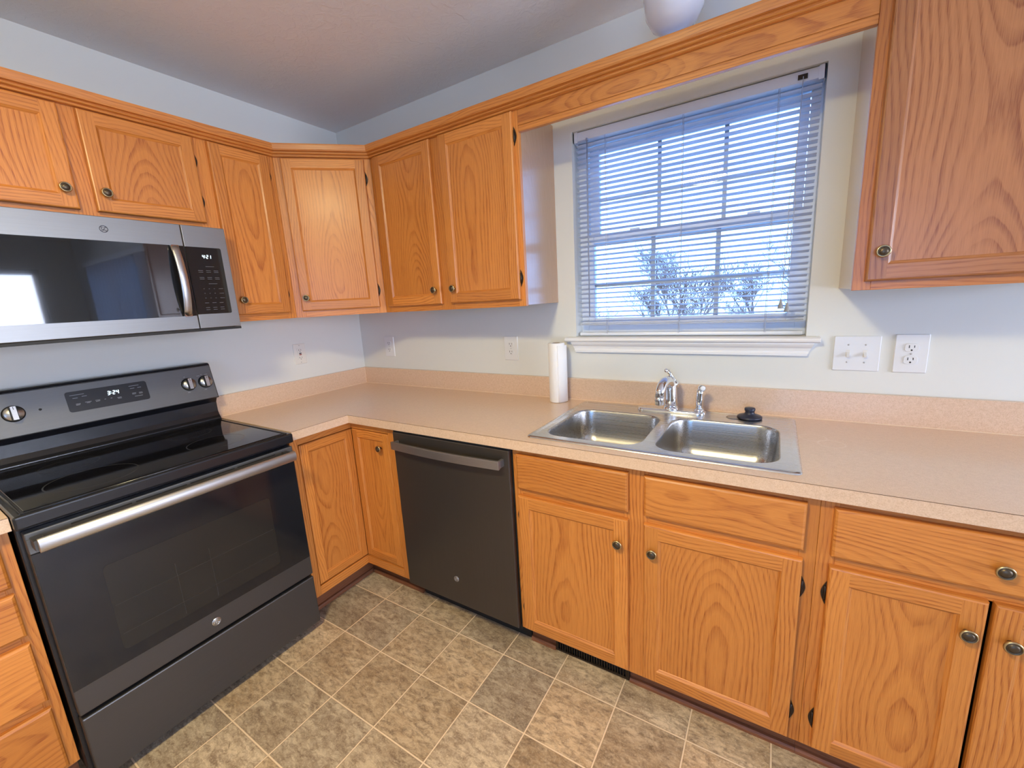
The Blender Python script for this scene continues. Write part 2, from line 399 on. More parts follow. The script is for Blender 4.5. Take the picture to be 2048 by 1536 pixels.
# window stool and apron
b = MB()
prof = [(0.0, 1.191), (-0.028, 1.191), (-0.036, 1.195), (-0.038, 1.2015), (-0.036, 1.208), (-0.028, 1.212), (0.0, 1.212)]
b.prism(prof, 0, 1.482, 2.456, TRIM)
b.box(WX0, WX1, 0.0, 0.075, 1.194, 1.2119, TRIM)
struct(b.build('trim_1', bev=0.0015))
b = MB()
pr = [(0, 1.191), (-0.026, 1.191), (-0.026, 1.186), (-0.022, 1.178), (-0.015, 1.170), (-0.013, 1.160), (-0.013, 1.155), (-0.016, 1.152), (-0.016, 1.143), (0, 1.143)]
# mitred returns: ends slope inwards towards the bottom
n = len(pr)
def apx(z, e): return e * (0.0 + (1.191 - z) * 0.42)
A = [(1.508 + apx(z, 1), y, z) for y, z in pr]; B = [(2.440 - apx(z, 1), y, z) for y, z in pr]
for i in range(n):
    j = (i + 1) % n; b.face([A[i], A[j], B[j], B[i]], TRIM)
b.face(A, TRIM); b.face(B[::-1], TRIM)
struct(b.build('trim_2'))

# window unit
win = bpy.data.objects.new('window_1', None); S.collection.objects.link(win); win.location = (0, 0, 0); struct(win)
def rect_frame(b, x0, x1, z0, z1, y0, y1, wl, wr, wb, wt, m):
    b.box(x0, x0 + wl, y0, y1, z0, z1, m); b.box(x1 - wr, x1, y0, y1, z0, z1, m)
    b.box(x0 + wl, x1 - wr, y0, y1, z0, z0 + wb, m); b.box(x0 + wl, x1 - wr, y0, y1, z1 - wt, z1, m)
b = MB(); rect_frame(b, WX0, WX1, WZ0, WZ1, 0.075, 0.145, 0.034, 0.034, 0.045, 0.038, VINYL); b.build('window_frame', win, 0.002)
US = (1.565, 2.378, 1.625, 2.046); LS = (1.552, 2.390, 1.250, 1.662)
b = MB(); rect_frame(b, US[0], US[1], US[2], US[3], 0.112, 0.135, 0.044, 0.030, 0.034, 0.034, VINYL); b.build('upper_sash', win, 0.002)
b = MB(); rect_frame(b, LS[0], LS[1], LS[2], LS[3], 0.080, 0.108, 0.040, 0.038, 0.042, 0.032, VINYL); b.build('lower_sash', win, 0.002)
b = MB(); b.box(US[0] + .04, US[1] - .028, 0.122, 0.125, US[2] + .03, US[3] - .03, GLASS); b.build('upper_pane', win)
b = MB(); b.box(LS[0] + .038, LS[1] - .036, 0.093, 0.096, LS[2] + .04, LS[3] - .03, GLASS); b.build('lower_pane', win)
b = MB()
for x in (1.868, 2.118): b.box(x - .008, x + .008, 0.1255, 0.1305, US[2] + .034, US[3] - .034, VINYL)
for x0, x1 in ((US[0] + .044, 1.860), (1.876, 2.110), (2.126, US[1] - .03)): b.box(x0, x1, 0.1255, 0.1305, 1.812, 1.828, VINYL)
b.build('upper_grille', win)
b = MB()
for x in (1.853, 2.106): b.box(x - .009, x + .009, 0.0965, 0.1025, LS[2] + .042, LS[3] - .032, VINYL)
for x0, x1 in ((LS[0] + .04, 1.844), (1.862, 2.097), (2.115, LS[1] - .038)): b.box(x0, x1, 0.0965, 0.1025, 1.434, 1.452, VINYL)
b.build('lower_grille', win)
for x in (1.765, 2.215):
    b = MB(); b.box(x - .028, x + .028, 0.086, 0.106, 1.6625, 1.669, VINYL); b.box(x - .012, x + .030, 0.088, 0.100, 1.669, 1.677, VINYL); b.build('sash_lock', win, 0.002)

# mini blind
bl = thing('window_blind', 'white horizontal mini blind with open slats hanging in the window over the sink', 'window blind', (1.97, 0.035, 2.085))
def bx_l(b, *a): b.box(*a)
b = MB()
x0, x1 = WX0 + 0.004 - 1.97, WX1 - 0.004 - 1.97
hp = [(-0.020, -0.034), (-0.020, 0.0), (-0.017, 0.0), (-0.017, -0.031), (0.017, -0.031), (0.017, 0.0), (0.020, 0.0), (0.020, -0.034)]
b.prism(hp, 0, x0 + .004, x1 - .004, VINYL); b.build('head_rail', bl, 0.0008)
for s_, xx in ((1, x0), (-1, x1)):
    b = MB(); b.box(xx, xx + s_ * 0.003, -0.024, 0.022, -0.040, 0.002, VINYL); b.box(xx, xx + s_ * .018, -0.024, -0.021, -0.040, 0.002, VINYL); b.build('end_bracket', bl)
NS = 37; pitch = 0.0209; ztop = -0.052
sl = MB()
tilt = math.radians(15)
prof = []
for i in range(7):
    s_ = -0.0125 + 0.025 * i / 6; cam_ = 0.0016 * (1 - (s_ / 0.0125) ** 2)
    prof.append((s_ * math.cos(tilt) + cam_ * math.sin(tilt), -s_ * math.sin(tilt) + cam_ * math.cos(tilt)))
prof2 = [(p[0], p[1] - 0.0004) for p in prof][::-1]
pp = prof + prof2
for i in range(len(pp)):
    j = (i + 1) % len(pp)
    sl.face([(x0 + .006, *pp[i]), (x0 + .006, *pp[j]), (x1 - .006, *pp[j]), (x1 - .006, *pp[i])], SLAT, sm=True)
slo = sl.build('slat', bl, merge=True); slo.location = (0, 0, ztop)
for i in range(1, NS):
    o = slo.copy(); S.collection.objects.link(o); o.parent = bl; o.location = (random.uniform(-.0006, .0006), 0, ztop - i * pitch)
zb = ztop - NS * pitch
# slats gathered flat on the bottom rail
for i in range(3):
    b = MB(); b.box(x0 + .006, x1 - .006, -0.0125, 0.0125, zb + .012 - i * 0.0045, zb + .0135 - i * 0.0045, SLAT); b.build('slat', bl)
ZBR = WZ0 + 0.004 - 2.085
b = MB(); b.prism([(-.012, ZBR), (.012, ZBR), (.013, ZBR + .006), (.011, ZBR + .013), (-.011, ZBR + .013), (-.013, ZBR + .006)], 0, x0 + .006, x1 - .006, VINYL); b.build('bottom_rail', bl, .0008)
for x in (1.668, 1.975, 2.283):
    b = MB()
    for yy in (-.0145, .0145): b.tube([(x - 1.97, yy, -.03), (x - 1.97, yy, ZBR + .01)], .0007, CORD, 6)
    b.tube([(x - 1.97 + .004, -.0150, -.03), (x - 1.97 + .004, -.0150, ZBR + .01)], .0008, CORD, 6)
    b.build('ladder_cord', bl)
b = MB(); b.tube([(1.594 - 1.97, -.026, -.036), (1.593 - 1.97, -.028, -.78)], .0028, WAND, 6); b.box(1.594 - 1.974, 1.594 - 1.966, -.03, -.02, -.042, -.032, WAND); b.build('tilt_wand', bl)
b = MB(); b.box(2.335 - 1.97, 2.362 - 1.97, -.0245, -.0200, -.026, -.012, BRONZE); b.build('cord_lock', bl)
b = MB()
cx = 2.350 - 1.97
b.tube([(cx, -.026, -.02), (cx - .004, -.027, -.30)], .0012, CORD, 6)
b.tube([(cx - .004, -.027, -.30), (cx - .016, -.028, -.40), (cx - .012, -.028, -.55), (cx - .020, -.028, -.74)], .0010, CORD, 6)
b.tube([(cx - .004, -.027, -.30), (cx + .002, -.028, -.42), (cx - .004, -.028, -.56), (cx + .000, -.028, -.76)], .0010, CORD, 6)
b.tube([(cx - .010, -.029, -.47), (cx - .020, -.029, -.56), (cx - .016, -.029, -.61), (cx - .004, -.029, -.62), (cx + .002, -.029, -.58), (cx - .006, -.029, -.47)], .0010, CORD, 6)
co = b.build('lift_cord', bl)
for dx, z in ((-.020, -.74), (.0, -.752)):
    b = MB(); b.lathe([(.0025, 0), (.0035, -.004), (.0095, -.030), (.0085, -.032), (0, -.032)], (cx + dx, -.028, z), (0, 0, 1), TASSEL, 14); b.build('cord_tassel', co)

# patio door (reflected in the microwave) with vertical blinds, and rear window
pd = bpy.data.objects.new('door_1', None); S.collection.objects.link(pd); struct(pd)
b = MB(); rect_frame(b, DX0, DX1, 0.0, DZ1, 0.02, 0.13, .05, .05, .05, .05, VINYL); b.box(4.72, 4.79, .06, .10, .05, DZ1 - .05, VINYL); b.build('door_frame', pd)
b = MB(); b.box(DX0 + .05, DX1 - .05, 0.075, 0.079, .05, DZ1 - .05, GLASS); b.build('door_pane', pd)
vb = thing('vertical_blind', 'white vertical vane blind drawn aside at the patio door beyond the counter', 'window blind', (4.7, -0.05, 2.10))
b = MB(); b.box(-.95, .95, -.03, .03, -.03, .02, VINYL); b.build('head_rail', vb)
b = MB(); b.box(-.0012, .0012, -.04, .04, -2.0, -.03, SLAT); v0 = b.build('vane', vb)
xs = [-.90 + i * .026 for i in range(8)] + [-.55 + i * .105 for i in range(14)]
for i, x in enumerate(xs):
    o = v0 if i == 0 else v0.copy()
    if i: S.collection.objects.link(o); o.parent = vb
    o.location = (x, 0, 0); o.rotation_euler = (0, 0, 0.25 if i < 8 else -0.25)
w2 = bpy.data.objects.new('window_2', None); S.collection.objects.link(w2); struct(w2)
b = MB(); rect_frame(b, RX0, RX1, RZ0, RZ1, YB - .12, YB - .05, .05, .05, .05, .05, VINYL); b.box(2.82, 2.88, YB - .11, YB - .06, RZ0 + .05, RZ1 - .05, VINYL); b.build('window_frame', w2)
b = MB(); b.box(RX0 + .05, RX1 - .05, YB - .09, YB - .086, RZ0 + .05, RZ1 - .05, GLASS); b.build('pane', w2)

w3 = bpy.data.objects.new('added_end_window', None); S.collection.objects.link(w3); struct(w3)  # unseen window, added around the end wall fill light
b = MB()
for y0_, y1_, z0_, z1_ in ((EY0, EY1, EZ0, EZ0 + .05), (EY0, EY1, EZ1 - .05, EZ1), (EY0, EY0 + .05, EZ0, EZ1), (EY1 - .05, EY1, EZ0, EZ1), (-1.455, -1.395, EZ0, EZ1)): b.box(XR + .05, XR + .12, y0_, y1_, z0_, z1_, VINYL)
b.build('window_frame', w3, merge=False)
b = MB(); b.box(XR + .08, XR + .084, EY0 + .05, EY1 - .05, EZ0 + .05, EZ1 - .05, GLASS); b.build('pane', w3)

# ------------------------------------------------------------------ cabinet pieces (local frame: x right, y into the wall, z up)
def door_mesh(u0, u1, z0, z1, yb, t=0.019, sw=0.050, ch=0.005, bead=0.008, rec=0.0075, T=None, W=None):
    """frame-and-panel door, back face at y=yb, front face at y=yb-t"""
    b = MB(); b.T = T; F = yb - t; W = W or OAK
    lv = [(0, yb), (0, F + ch), (ch * .35, F + ch * .3), (ch, F)]
    rect = lambda i, y: [(u0 + i, y, z0 + i), (u1 - i, y, z0 + i), (u1 - i, y, z1 - i), (u0 + i, y, z1 - i)]
    offs = [(random.choice((-1, 1)) * random.uniform(.08, .22), random.uniform(0, 60)) for _ in range(4)]
    dirs = [(1, 0, 0), (0, 0, 1), (1, 0, 0), (0, 0, 1)]
    cen = [((u0 + u1) / 2, 0, z0 + .02), (u1 - .02, 0, (z0 + z1) / 2), ((u0 + u1) / 2, 0, z1 - .02), (u0 + .02, 0, (z0 + z1) / 2)]
    def ring(r0, r1):
        for k in range(4):
            j = (k + 1) % 4; b.face([r0[k], r0[j], r1[j], r1[k]], W, dirs[k], offs[k], cen[k])
    for i in range(len(lv) - 1): ring(rect(*lv[i]), rect(*lv[i + 1]))
    a, c = ch, sw - bead
    # flat faces: full-height stiles, rails between them
    b.face([(u0 + a, F, z0 + a), (u0 + c, F, z0 + a), (u0 + c, F, z1 - a), (u0 + a, F, z1 - a)], W, (0, 0, 1), offs[3], cen[3])
    b.face([(u1 - c, F, z0 + a), (u1 - a, F, z0 + a), (u1 - a, F, z1 - a), (u1 - c, F, z1 - a)], W, (0, 0, 1), offs[1], cen[1])
    b.face([(u0 + c, F, z0 + a), (u1 - c, F, z0 + a), (u1 - c, F, z0 + c), (u0 + c, F, z0 + c)], W, (1, 0, 0), offs[0], cen[0])
    b.face([(u0 + c, F, z1 - c), (u1 - c, F, z1 - c), (u1 - c, F, z1 - a), (u0 + c, F, z1 - a)], W, (1, 0, 0), offs[2], cen[2])
    ring(rect(c, F), rect(c + .0015, F + .0022)); ring(rect(c + .0015, F + .0022), rect(sw - .0015, F + rec * .8)); ring(rect(sw - .0015, F + rec * .8), rect(sw, F + rec))
    b.face(rect(sw, F + rec), W, (0, 0, 1), (random.uniform(-.05, .05), random.uniform(0, 60)), ((u0 + u1) / 2, 0, (z0 + z1) / 2))
    b.face(rect(0, yb)[::-1], W, (0, 0, 1), (0, 0))
    return b
def slab_mesh(u0, u1, z0, z1, yb, t=0.019, ch=0.007):
    b = MB(); F = yb - t; off = (random.uniform(-.08, .08), random.uniform(0, 60)); c = ((u0 + u1) / 2, 0, (z0 + z1) / 2)
    rect = lambda i, y: [(u0 + i, y, z0 + i), (u1 - i, y, z0 + i), (u1 - i, y, z1 - i), (u0 + i, y, z1 - i)]
    lv = [(0, yb), (0, F + ch * .8), (ch * .3, F + ch * .4), (ch, F)]
    for i in range(3):
        r0, r1 = rect(*lv[i]), rect(*lv[i + 1])
        for k in range(4): j = (k + 1) % 4; b.face([r0[k], r0[j], r1[j], r1[k]], OAK, (1, 0, 0), off, c)
    b.face(rect(ch, F), OAK, (1, 0, 0), off, c); b.face(rect(0, yb)[::-1], OAK, (1, 0, 0), off, c)
    return b
kb = MB()
kb.lathe([(.0055, 0), (.0060, .004), (.0065, .012), (.0120, .0135), (.0152, .0155), (.0160, .0180), (.0150, .0205), (.0128, .0215), (.0112, .0198), (.0100, .0196), (.0090, .0212), (.0060, .0228), (0, .0234)],
         (0, 0, 0), (0, -1, 0), [BRASSD, BRASSD, BRASSD, BRASS, BRASS, BRASS, BRASS, BRASSD, BRASSD, BRASSD, BRASSD, BRASSD], 28)
KNOB = kb.build('knob'); KNOB_ME = KNOB.data; bpy.data.objects.remove(KNOB)
def hinge_me(side):
    """leaf of a partly wrapped hinge; side=+1 the leaf lies to the right of the door edge"""
    b = MB(); H = .034; W = .0108
    out = [(0, -H)]
    for i in range(13):
        a = -1 + 2 * i / 12; out.append((side * W * (1 - abs(a) ** 1.6) + side * .0005, a * H * .97))
    out.append((0, H))
    b.prism(out, 1, -.0032, 0.0, BRONZE)
    b.lathe([(.0, -.021), (.0030, -.020), (.0034, 0), (.0030, .020), (0, .021)], (side * .0028, -.0045, 0), (0, 0, 1), BRONZE, 10)
    o = b.build('hinge', bev=.0006); me = o.data; bpy.data.objects.remove(o); return me
HME = {1: hinge_me(1), -1: hinge_me(-1)}
def put(name, me, parent, loc):
    o = bpy.data.objects.new(name, me); S.collection.objects.link(o); o.parent = parent; o.location = loc; return o
def add_door(root, u0, u1, z0, z1, D, knob=None, kz=None, hinge=None, sw=.050, W=None):
    d = door_mesh(u0, u1, z0, z1, -D, sw=sw, W=W).build('door', root)
    if knob:
        kx = u0 + .029 if knob == 'l' else u1 - .029
        put('knob', KNOB_ME, d, (kx, -D - .019, kz))
    if hinge:
        for z in (z0 + .085, z1 - .085):
            if hinge == 'l': put('hinge', HME[-1], d, (u0, -D - .0005, z))
            else: put('hinge', HME[1], d, (u1, -D - .0005, z))
    return d
def carcass(root, W, D, z0, z1, stiles, rails, kick=False, side_r=OAK, side_l=OAK, open_top=False):
    """stiles=[(x0,x1)] rails=[(x0,x1,z0,z1)] on the front, thin panels behind"""
    b = MB(); t = .012; fr = D - .019
    b.box(0.0005, t, -fr, 0, z0 + .004, z1, side_l, pith=.12); b.box(W - t, W - .0005, -fr, 0, z0 + .004, z1, side_r, pith=.12)
    b.box(t, W - t, -fr, 0, z0 + .012, z0 + .024, DARK)
    if not open_top: b.box(t, W - t, -fr, 0, z1 - .014, z1 - .002, DARK)
    b.box(t, W - t, -.006, 0, z0 + .024, z1 - .014, DARK)
    b.build('body', root)
    b = MB()
    for x0, x1 in stiles: b.box(x0, x1, -D, -fr, z0, z1, OAK, (0, 0, 1))
    for x0, x1, a, c in rails: b.box(x0, x1, -D, -fr, a, c, OAK, (1, 0, 0))
    b.build('face_frame', root, .0007, seg=1)
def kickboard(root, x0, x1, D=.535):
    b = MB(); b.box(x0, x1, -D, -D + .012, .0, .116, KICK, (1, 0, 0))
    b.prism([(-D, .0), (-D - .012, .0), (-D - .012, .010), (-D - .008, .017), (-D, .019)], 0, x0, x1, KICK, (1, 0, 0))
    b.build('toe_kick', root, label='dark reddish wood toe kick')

ZU = 1.371; HU = .763
# --- over the microwave
r = thing('wall_cabinet', 'short two-door oak wall cabinet directly above the microwave', 'cabinet', (0, -1.676, 1.7585), L90)
carcass(r, .762, .306, 0, .3755, [(0, .042), (.35, .412), (.725, .762)], [(.042, .35, 0, .026), (.412, .725, 0, .026), (.042, .35, .33, .3755), (.412, .725, .33, .3755)])
add_door(r, .032, .362, .0165, .339, .306, 'r', .078, 'l'); add_door(r, .406, .737, .0165, .339, .306, 'l', .078, 'r')
# --- narrow one
r = thing('wall_cabinet', 'narrow single-door oak wall cabinet between the microwave and the corner cabinet', 'cabinet', (0, -.914, ZU), L90)
carcass(r, .304, .306, 0, HU, [(0, .038), (.262, .304)], [(.038, .262, 0, .038), (.038, .262, .715, HU)])
add_door(r, .028, .272, .029, .727, .306, 'l', .092, 'r')
# --- diagonal corner
r = thing('corner_wall_cabinet', 'diagonal oak corner wall cabinet with one wide door facing the room', 'cabinet', (.306, -.61, ZU), PI / 4)
Ti = Matrix.Translation((.306, -.61, 0)) @ rot_to(PI / 4); Ti = Ti.inverted()
poly = [Ti @ Vector((x, y, 0)) for x, y in ((.001, -.001), (.001, -.609), (.292, -.609), (.609, -.292), (.609, -.001))]
b = MB(); b.prism([(p.x, p.y) for p in poly], 2, .004, HU, OAK); b.build('body', r)
FW = .4299
b = MB()
b.box(.0, .045, -.0, .019, 0, HU, OAK); b.box(FW - .045, FW, -.0, .019, 0, HU, OAK)
b.box(.045, FW - .045, 0, .019, 0, .038, OAK, (1, 0, 0)); b.box(.045, FW - .045, 0, .019, .715, HU, OAK, (1, 0, 0))
b.build('face_frame', r, .0007, seg=1)
add_door(r, .034, .400, .030, .725, 0.0, 'l', .092, 'r')
# --- two door
r = thing('wall_cabinet', 'tall two-door oak wall cabinet left of the window, beside the corner cabinet', 'cabinet', (.61, 0, ZU), 0)
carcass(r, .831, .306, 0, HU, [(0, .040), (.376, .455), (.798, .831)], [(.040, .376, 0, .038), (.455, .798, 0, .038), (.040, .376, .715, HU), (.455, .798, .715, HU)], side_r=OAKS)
add_door(r, .032, .390, .028, .728, .306, 'r', .092, 'l'); add_door(r, .443, .812, .028, .728, .306, 'l', .092, 'r')
# --- right of window
r = thing('wall_cabinet', 'large oak wall cabinet right of the window, cropped by the photo edge', 'cabinet', (2.494, 0, ZU), 0)
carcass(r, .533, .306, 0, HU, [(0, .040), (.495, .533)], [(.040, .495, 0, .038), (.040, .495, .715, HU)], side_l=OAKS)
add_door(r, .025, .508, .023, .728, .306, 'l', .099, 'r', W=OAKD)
# --- valance over the window
b = MB(); b.box(1.4415, 2.4935, -.306, -.288, 2.048, 2.134, OAK, (1, 0, 0), pith=.02)
b.box(1.4415, 2.4935, -.3045, -.288, 2.045, 2.048, OAK, (1, 0, 0)); b.box(1.4415, 2.4935, -.306, -.288, 2.026, 2.045, OAK, (1, 0, 0))
tag(b.build('window_valance', bev=.0008, seg=1), 'straight oak valance board spanning over the window between the wall cabinets', 'valance')
# --- crown moulding
prof = [(.0006, 2.102), (.011, 2.102), (.0145, 2.1045), (.0145, 2.1085), (.0115, 2.1110), (.0115, 2.1125), (.0195, 2.1135), (.0225, 2.1160), (.0225, 2.1190), (.0195, 2.1215), (.0195, 2.1230), (.0300, 2.1245), (.0325, 2.1300), (.0345, 2.1480), (.0345, 2.1530), (-.02, 2.1530), (-.02, 2.1365), (.0006, 2.1365)]
path = [(.306, -1.676), (.306, -.61), (.61, -.306), (3.027, -.306)]
nrm = [(1, 0), (1 / 2**.5, -1 / 2**.5), (0, -1)]
def miter(i):
    if i == 0: return Vector(nrm[0])
    if i == 3: return Vector(nrm[2])
    a, c = Vector(nrm[i - 1]), Vector(nrm[i]); m_ = (a + c).normalized(); return m_ / m_.dot(a)
b = MB()
rows = [[(path[i][0] + miter(i).x * o_, path[i][1] + miter(i).y * o_, z) for o_, z in prof] for i in range(4)]
for i in range(3):
    g = (Vector(path[i + 1]) - Vector(path[i])).normalized(); off = (random.uniform(.1, .3), random.uniform(0, 60))
    for k in range(len(prof)):
        j = (k + 1) % len(prof); b.face([rows[i][k], rows[i + 1][k], rows[i + 1][j], rows[i][j]], OAK, (g.x, g.y, 0), off)
b.face(rows[0], OAK); b.face(rows[3][::-1], OAK)
tag(b.build('crown_moulding'), 'stepped oak crown moulding running along the tops of all wall cabinets', 'moulding')

# --- base cabinets
r = thing('sink_base_cabinet', 'oak base cabinet under the sink with two doors and two false drawer fronts', 'cabinet', (1.527, 0, 0), 0)
carcass(r, .9135, .61, .114, .8755, [(0, .034), (.412, .490), (.876, .9135)], [(.034, .412, .114, .145), (.490, .876, .114, .145), (.034, .412, .69, .727), (.490, .876, .69, .727), (.034, .412, .842, .8755), (.490, .876, .842, .8755)], open_top=True)
add_door(r, .022, .428, .130, .694, .61, 'r', .610, 'l', sw=.052); add_door(r, .478, .886, .130, .694, .61, 'l', .608, 'r', sw=.052)
slab_mesh(.022, .428, .721, .853, -.61).build('false_drawer_front', r); slab_mesh(.478, .886, .721, .853, -.61).build('false_drawer_front', r)
kickboard(r, 0, .1115); kickboard(r, .4105, .9135)
b = MB(); b.box(.1115, .4105, -.535, -.523, .0, .116, MATTE); b.build('toe_kick', r, label='black backing behind the floor vent')
r = thing('base_cabinet', 'oak base cabinet at the right end with one wide drawer over two doors', 'cabinet', (2.441, 0, 0), 0)
carcass(r, .625, .61, .114, .8755, [(0, .038), (.587, .625)], [(.038, .587, .114, .145), (.038, .587, .69, .727), (.038, .587, .842, .8755)])
add_door(r, .027, .3075, .130, .694, .61, 'r', .614, 'l', sw=.050); add_door(r, .3165, .597, .130, .694, .61, 'l', .614, 'r', sw=.050)
d = slab_mesh(.027, .597, .721, .853, -.61).build('drawer', r); put('knob', KNOB_ME, d, (.314, -.629, .783))
kickboard(r, 0, .625)
r = thing('drawer_base_cabinet', 'oak four-drawer base cabinet left of the stove', 'cabinet', (0, -2.150, 0), L90)
carcass(r, .459, .61, .114, .8755, [(0, .034), (.425, .459)], [(.034, .425, .114, .14), (.034, .425, .842, .8755)] + [(.034, .425, z - .018, z + .018) for z in (.709, .559, .346)])
for z0, z1 in ((.718, .856), (.571, .699), (.359, .547), (.130, .333)):
    d = slab_mesh(.02, .437, z0, z1, -.61).build('drawer', r); put('knob', KNOB_ME, d, (.228, -.629, (z0 + z1) / 2))
kickboard(r, 0, .459)
# corner base with bifold door
r = thing('corner_base_cabinet', 'oak corner base cabinet with a folding two-leaf door between the stove and the dishwasher', 'cabinet', (0, 0, 0), 0)
b = MB()
b.box(.001, .59, -.912, -.900, .118, .8755, OAK); b.box(.900, .912, -.59, -.001, .118, .8755, OAK)
b.box(.001, .012, -.9, -.001, .118, .8755, DARK); b.box(.012, .9, -.012, -.001, .118, .8755, DARK)
b.box(.012, .53, -.9, -.53, .118, .130, DARK); b.box(.012, .9, -.53, -.012, .118, .130, DARK)
b.build('body', r)
b = MB()
b.box(.591, .610, -.914, -.880, .114, .8755, OAK); b.box(.866, .914, -.610, -.591, .114, .8755, OAK)
b.box(.591, .610, -.880, -.610, .114, .156, OAK, (0, 1, 0)); b.box(.591, .866, -.610, -.591, .114, .156, OAK, (1, 0, 0))
b.box(.591, .610, -.880, -.610, .840, .8755, OAK, (0, 1, 0)); b.box(.591, .866, -.610, -.591, .840, .8755, OAK, (1, 0, 0))
b.build('face_frame', r, .0007, seg=1)
door_mesh(.034, .3035, .161, .8350, -.589, sw=.046, T=Matrix.Translation((0, -.909, 0)) @ rot_to(L90)).build('door', r, label='left leaf, facing right')
d = door_mesh(.6065, .860, .161, .8350, -.589, sw=.046).build('door', r, label='right leaf, with the knob')
put('knob', KNOB_ME, d, (.806, -.608, .764))
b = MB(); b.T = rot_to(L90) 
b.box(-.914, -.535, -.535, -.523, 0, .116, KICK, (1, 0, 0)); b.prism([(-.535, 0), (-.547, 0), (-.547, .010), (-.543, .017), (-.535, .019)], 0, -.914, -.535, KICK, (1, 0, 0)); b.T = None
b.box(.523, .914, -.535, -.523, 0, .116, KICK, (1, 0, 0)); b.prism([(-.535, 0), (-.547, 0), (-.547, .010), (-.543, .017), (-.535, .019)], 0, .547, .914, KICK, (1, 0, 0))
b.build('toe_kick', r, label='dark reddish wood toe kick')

# floor vent in the toe kick
r = thing('floor_vent', 'dark slotted heating vent set in the toe kick below the sink', 'vent', (1.788, -.5352, 0), 0)
b = MB(); b.box(-.148, .148, -.010, 0, .004, .012, BRONZE); b.box(-.148, .148, -.010, 0, .060, .068, BRONZE); b.box(-.148, -.138, -.010, 0, .012, .060, BRONZE); b.box(.138, .148, -.010, 0, .012, .060, BRONZE)
b.build('vent_frame', r, .001)
b = MB()
for i in range(27): x = -.132 + i * .0102; b.box(x, x + .004, -.008, -.001, .010, .062, BRONZE)
b.build('grille', r)

# ------------------------------------------------------------------ countertop
def slab_cells(b, cells, z0, z1, m):
    """cells = set of rectangles on a grid; closed surface without inner faces"""
    xs = sorted({c[0] for c in cells} | {c[1] for c in cells}); ys = sorted({c[2] for c in cells} | {c[3] for c in cells})
    G = {}
    for i in range(len(xs) - 1):
        for j in range(len(ys) - 1):
            cx_, cy_ = (xs[i] + xs[i + 1]) / 2, (ys[j] + ys[j + 1]) / 2
            G[i, j] = any(c[0] < cx_ < c[1] and c[2] < cy_ < c[3] for c in cells)
    for (i, j), on in G.items():
        if not on: continue
        a, c, d, e = xs[i], xs[i + 1], ys[j], ys[j + 1]
        b.face([(a, d, z1), (c, d, z1), (c, e, z1), (a, e, z1)], m); b.face([(a, e, z0), (c, e, z0), (c, d, z0), (a, d, z0)], m)
        if not G.get((i - 1, j)): b.face([(a, e, z0), (a, d, z0), (a, d, z1), (a, e, z1)], m)
        if not G.get((i + 1, j)): b.face([(c, d, z0), (c, e, z0), (c, e, z1), (c, d, z1)], m)
        if not G.get((i, j - 1)): b.face([(a, d, z0), (c, d, z0), (c, d, z1), (a, d, z1)], m)
        if not G.get((i, j + 1)): b.face([(c, e, z0), (a, e, z0), (a, e, z1), (c, e, z1)], m)
CX1 = 3.085; CD = .6415
r = thing('countertop', 'L-shaped beige speckled laminate countertop wrapping the corner and holding the sink', 'countertop', (0, 0, 0), 0)
HX0, HX1, HY0, HY1 = 1.592, 2.384, -.585, -.068
cells = [(.001, CD, -.916, -CD), (.001, HX0, -CD, -.001), (HX1, CX1, -CD, -.001), (HX0, HX1, -CD, HY0), (HX0, HX1, HY1, -.001)]
b = MB(); slab_cells(b, cells, .876, .914, LAM); b.build('worktop', r)
b = MB(); b.box(CD - .0004, CD + .0004, -.916, -CD - .0004, .9125, .9138, SEAM); b.box(CD - .0004, CX1, -CD - .0004, -CD + .0004, .9125, .9138, SEAM); b.build('edge_seam', r, label='thin dark seam line')
b = MB(); b.box(.001, .020, -.916, -.001, .914, 1.016, LAM); b.box(.020, CX1, -.020, -.001, .914, 1.016, LAM); b.build('backsplash', r, .0008, seg=1)
b = MB(); b.box(.0195, .0225, -.916, -.0225, .9135, .9158, CAULK); b.box(.0225, CX1, -.0225, -.0195, .9135, .9158, CAULK); b.box(.0195, .0222, -.0222, -.0195, .9158, 1.012, CAULK); b.build('caulk_line', r)
r = thing('countertop', 'short beige laminate countertop left of the stove, only its corner in view', 'countertop', (0, -2.15, 0), 0)
b = MB(); b.box(.001, CD, .001, .464, .876, .914, LAM); b.build('worktop', r)
b = MB(); b.box(CD - .0004, CD + .0004, .001, .464, .9125, .9138, SEAM); b.build('edge_seam', r)
b = MB(); b.box(.001, .020, .001, .464, .914, 1.016, LAM); b.build('backsplash', r)

# ------------------------------------------------------------------ sink
def rrect(x0, x1, y0, y1, rad, n=8, z=0.0):
    P = []
    for cx_, cy_, a0 in ((x1 - rad, y1 - rad, 0), (x0 + rad, y1 - rad, 90), (x0 + rad, y0 + rad, 180), (x1 - rad, y0 + rad, 270)):
        for i in range(n + 1):
            a = math.radians(a0 + 90 * i / n); P.append((cx_ + rad * math.cos(a), cy_ + rad * math.sin(a), z))
    return P
def loops(b, L, m, cap=False):
    for i in range(len(L) - 1):
        n = len(L[i])
        for k in range(n):
            j = (k + 1) % n; b.face([L[i][k], L[i][j], L[i + 1][j], L[i + 1][k]], m, sm=True)
    if cap: b.face(L[-1], m)
sink = thing('sink', 'double-bowl stainless steel drop-in sink set in the countertop under the window', 'sink', (1.985, -.325, .914), 0)
ox, oy = 1.985, -.325
SX0, SX1, SY0, SY1 = 1.578 - ox, 2.400 - ox, -.600 - oy, -.052 - oy
b = MB()
ZR = .0015
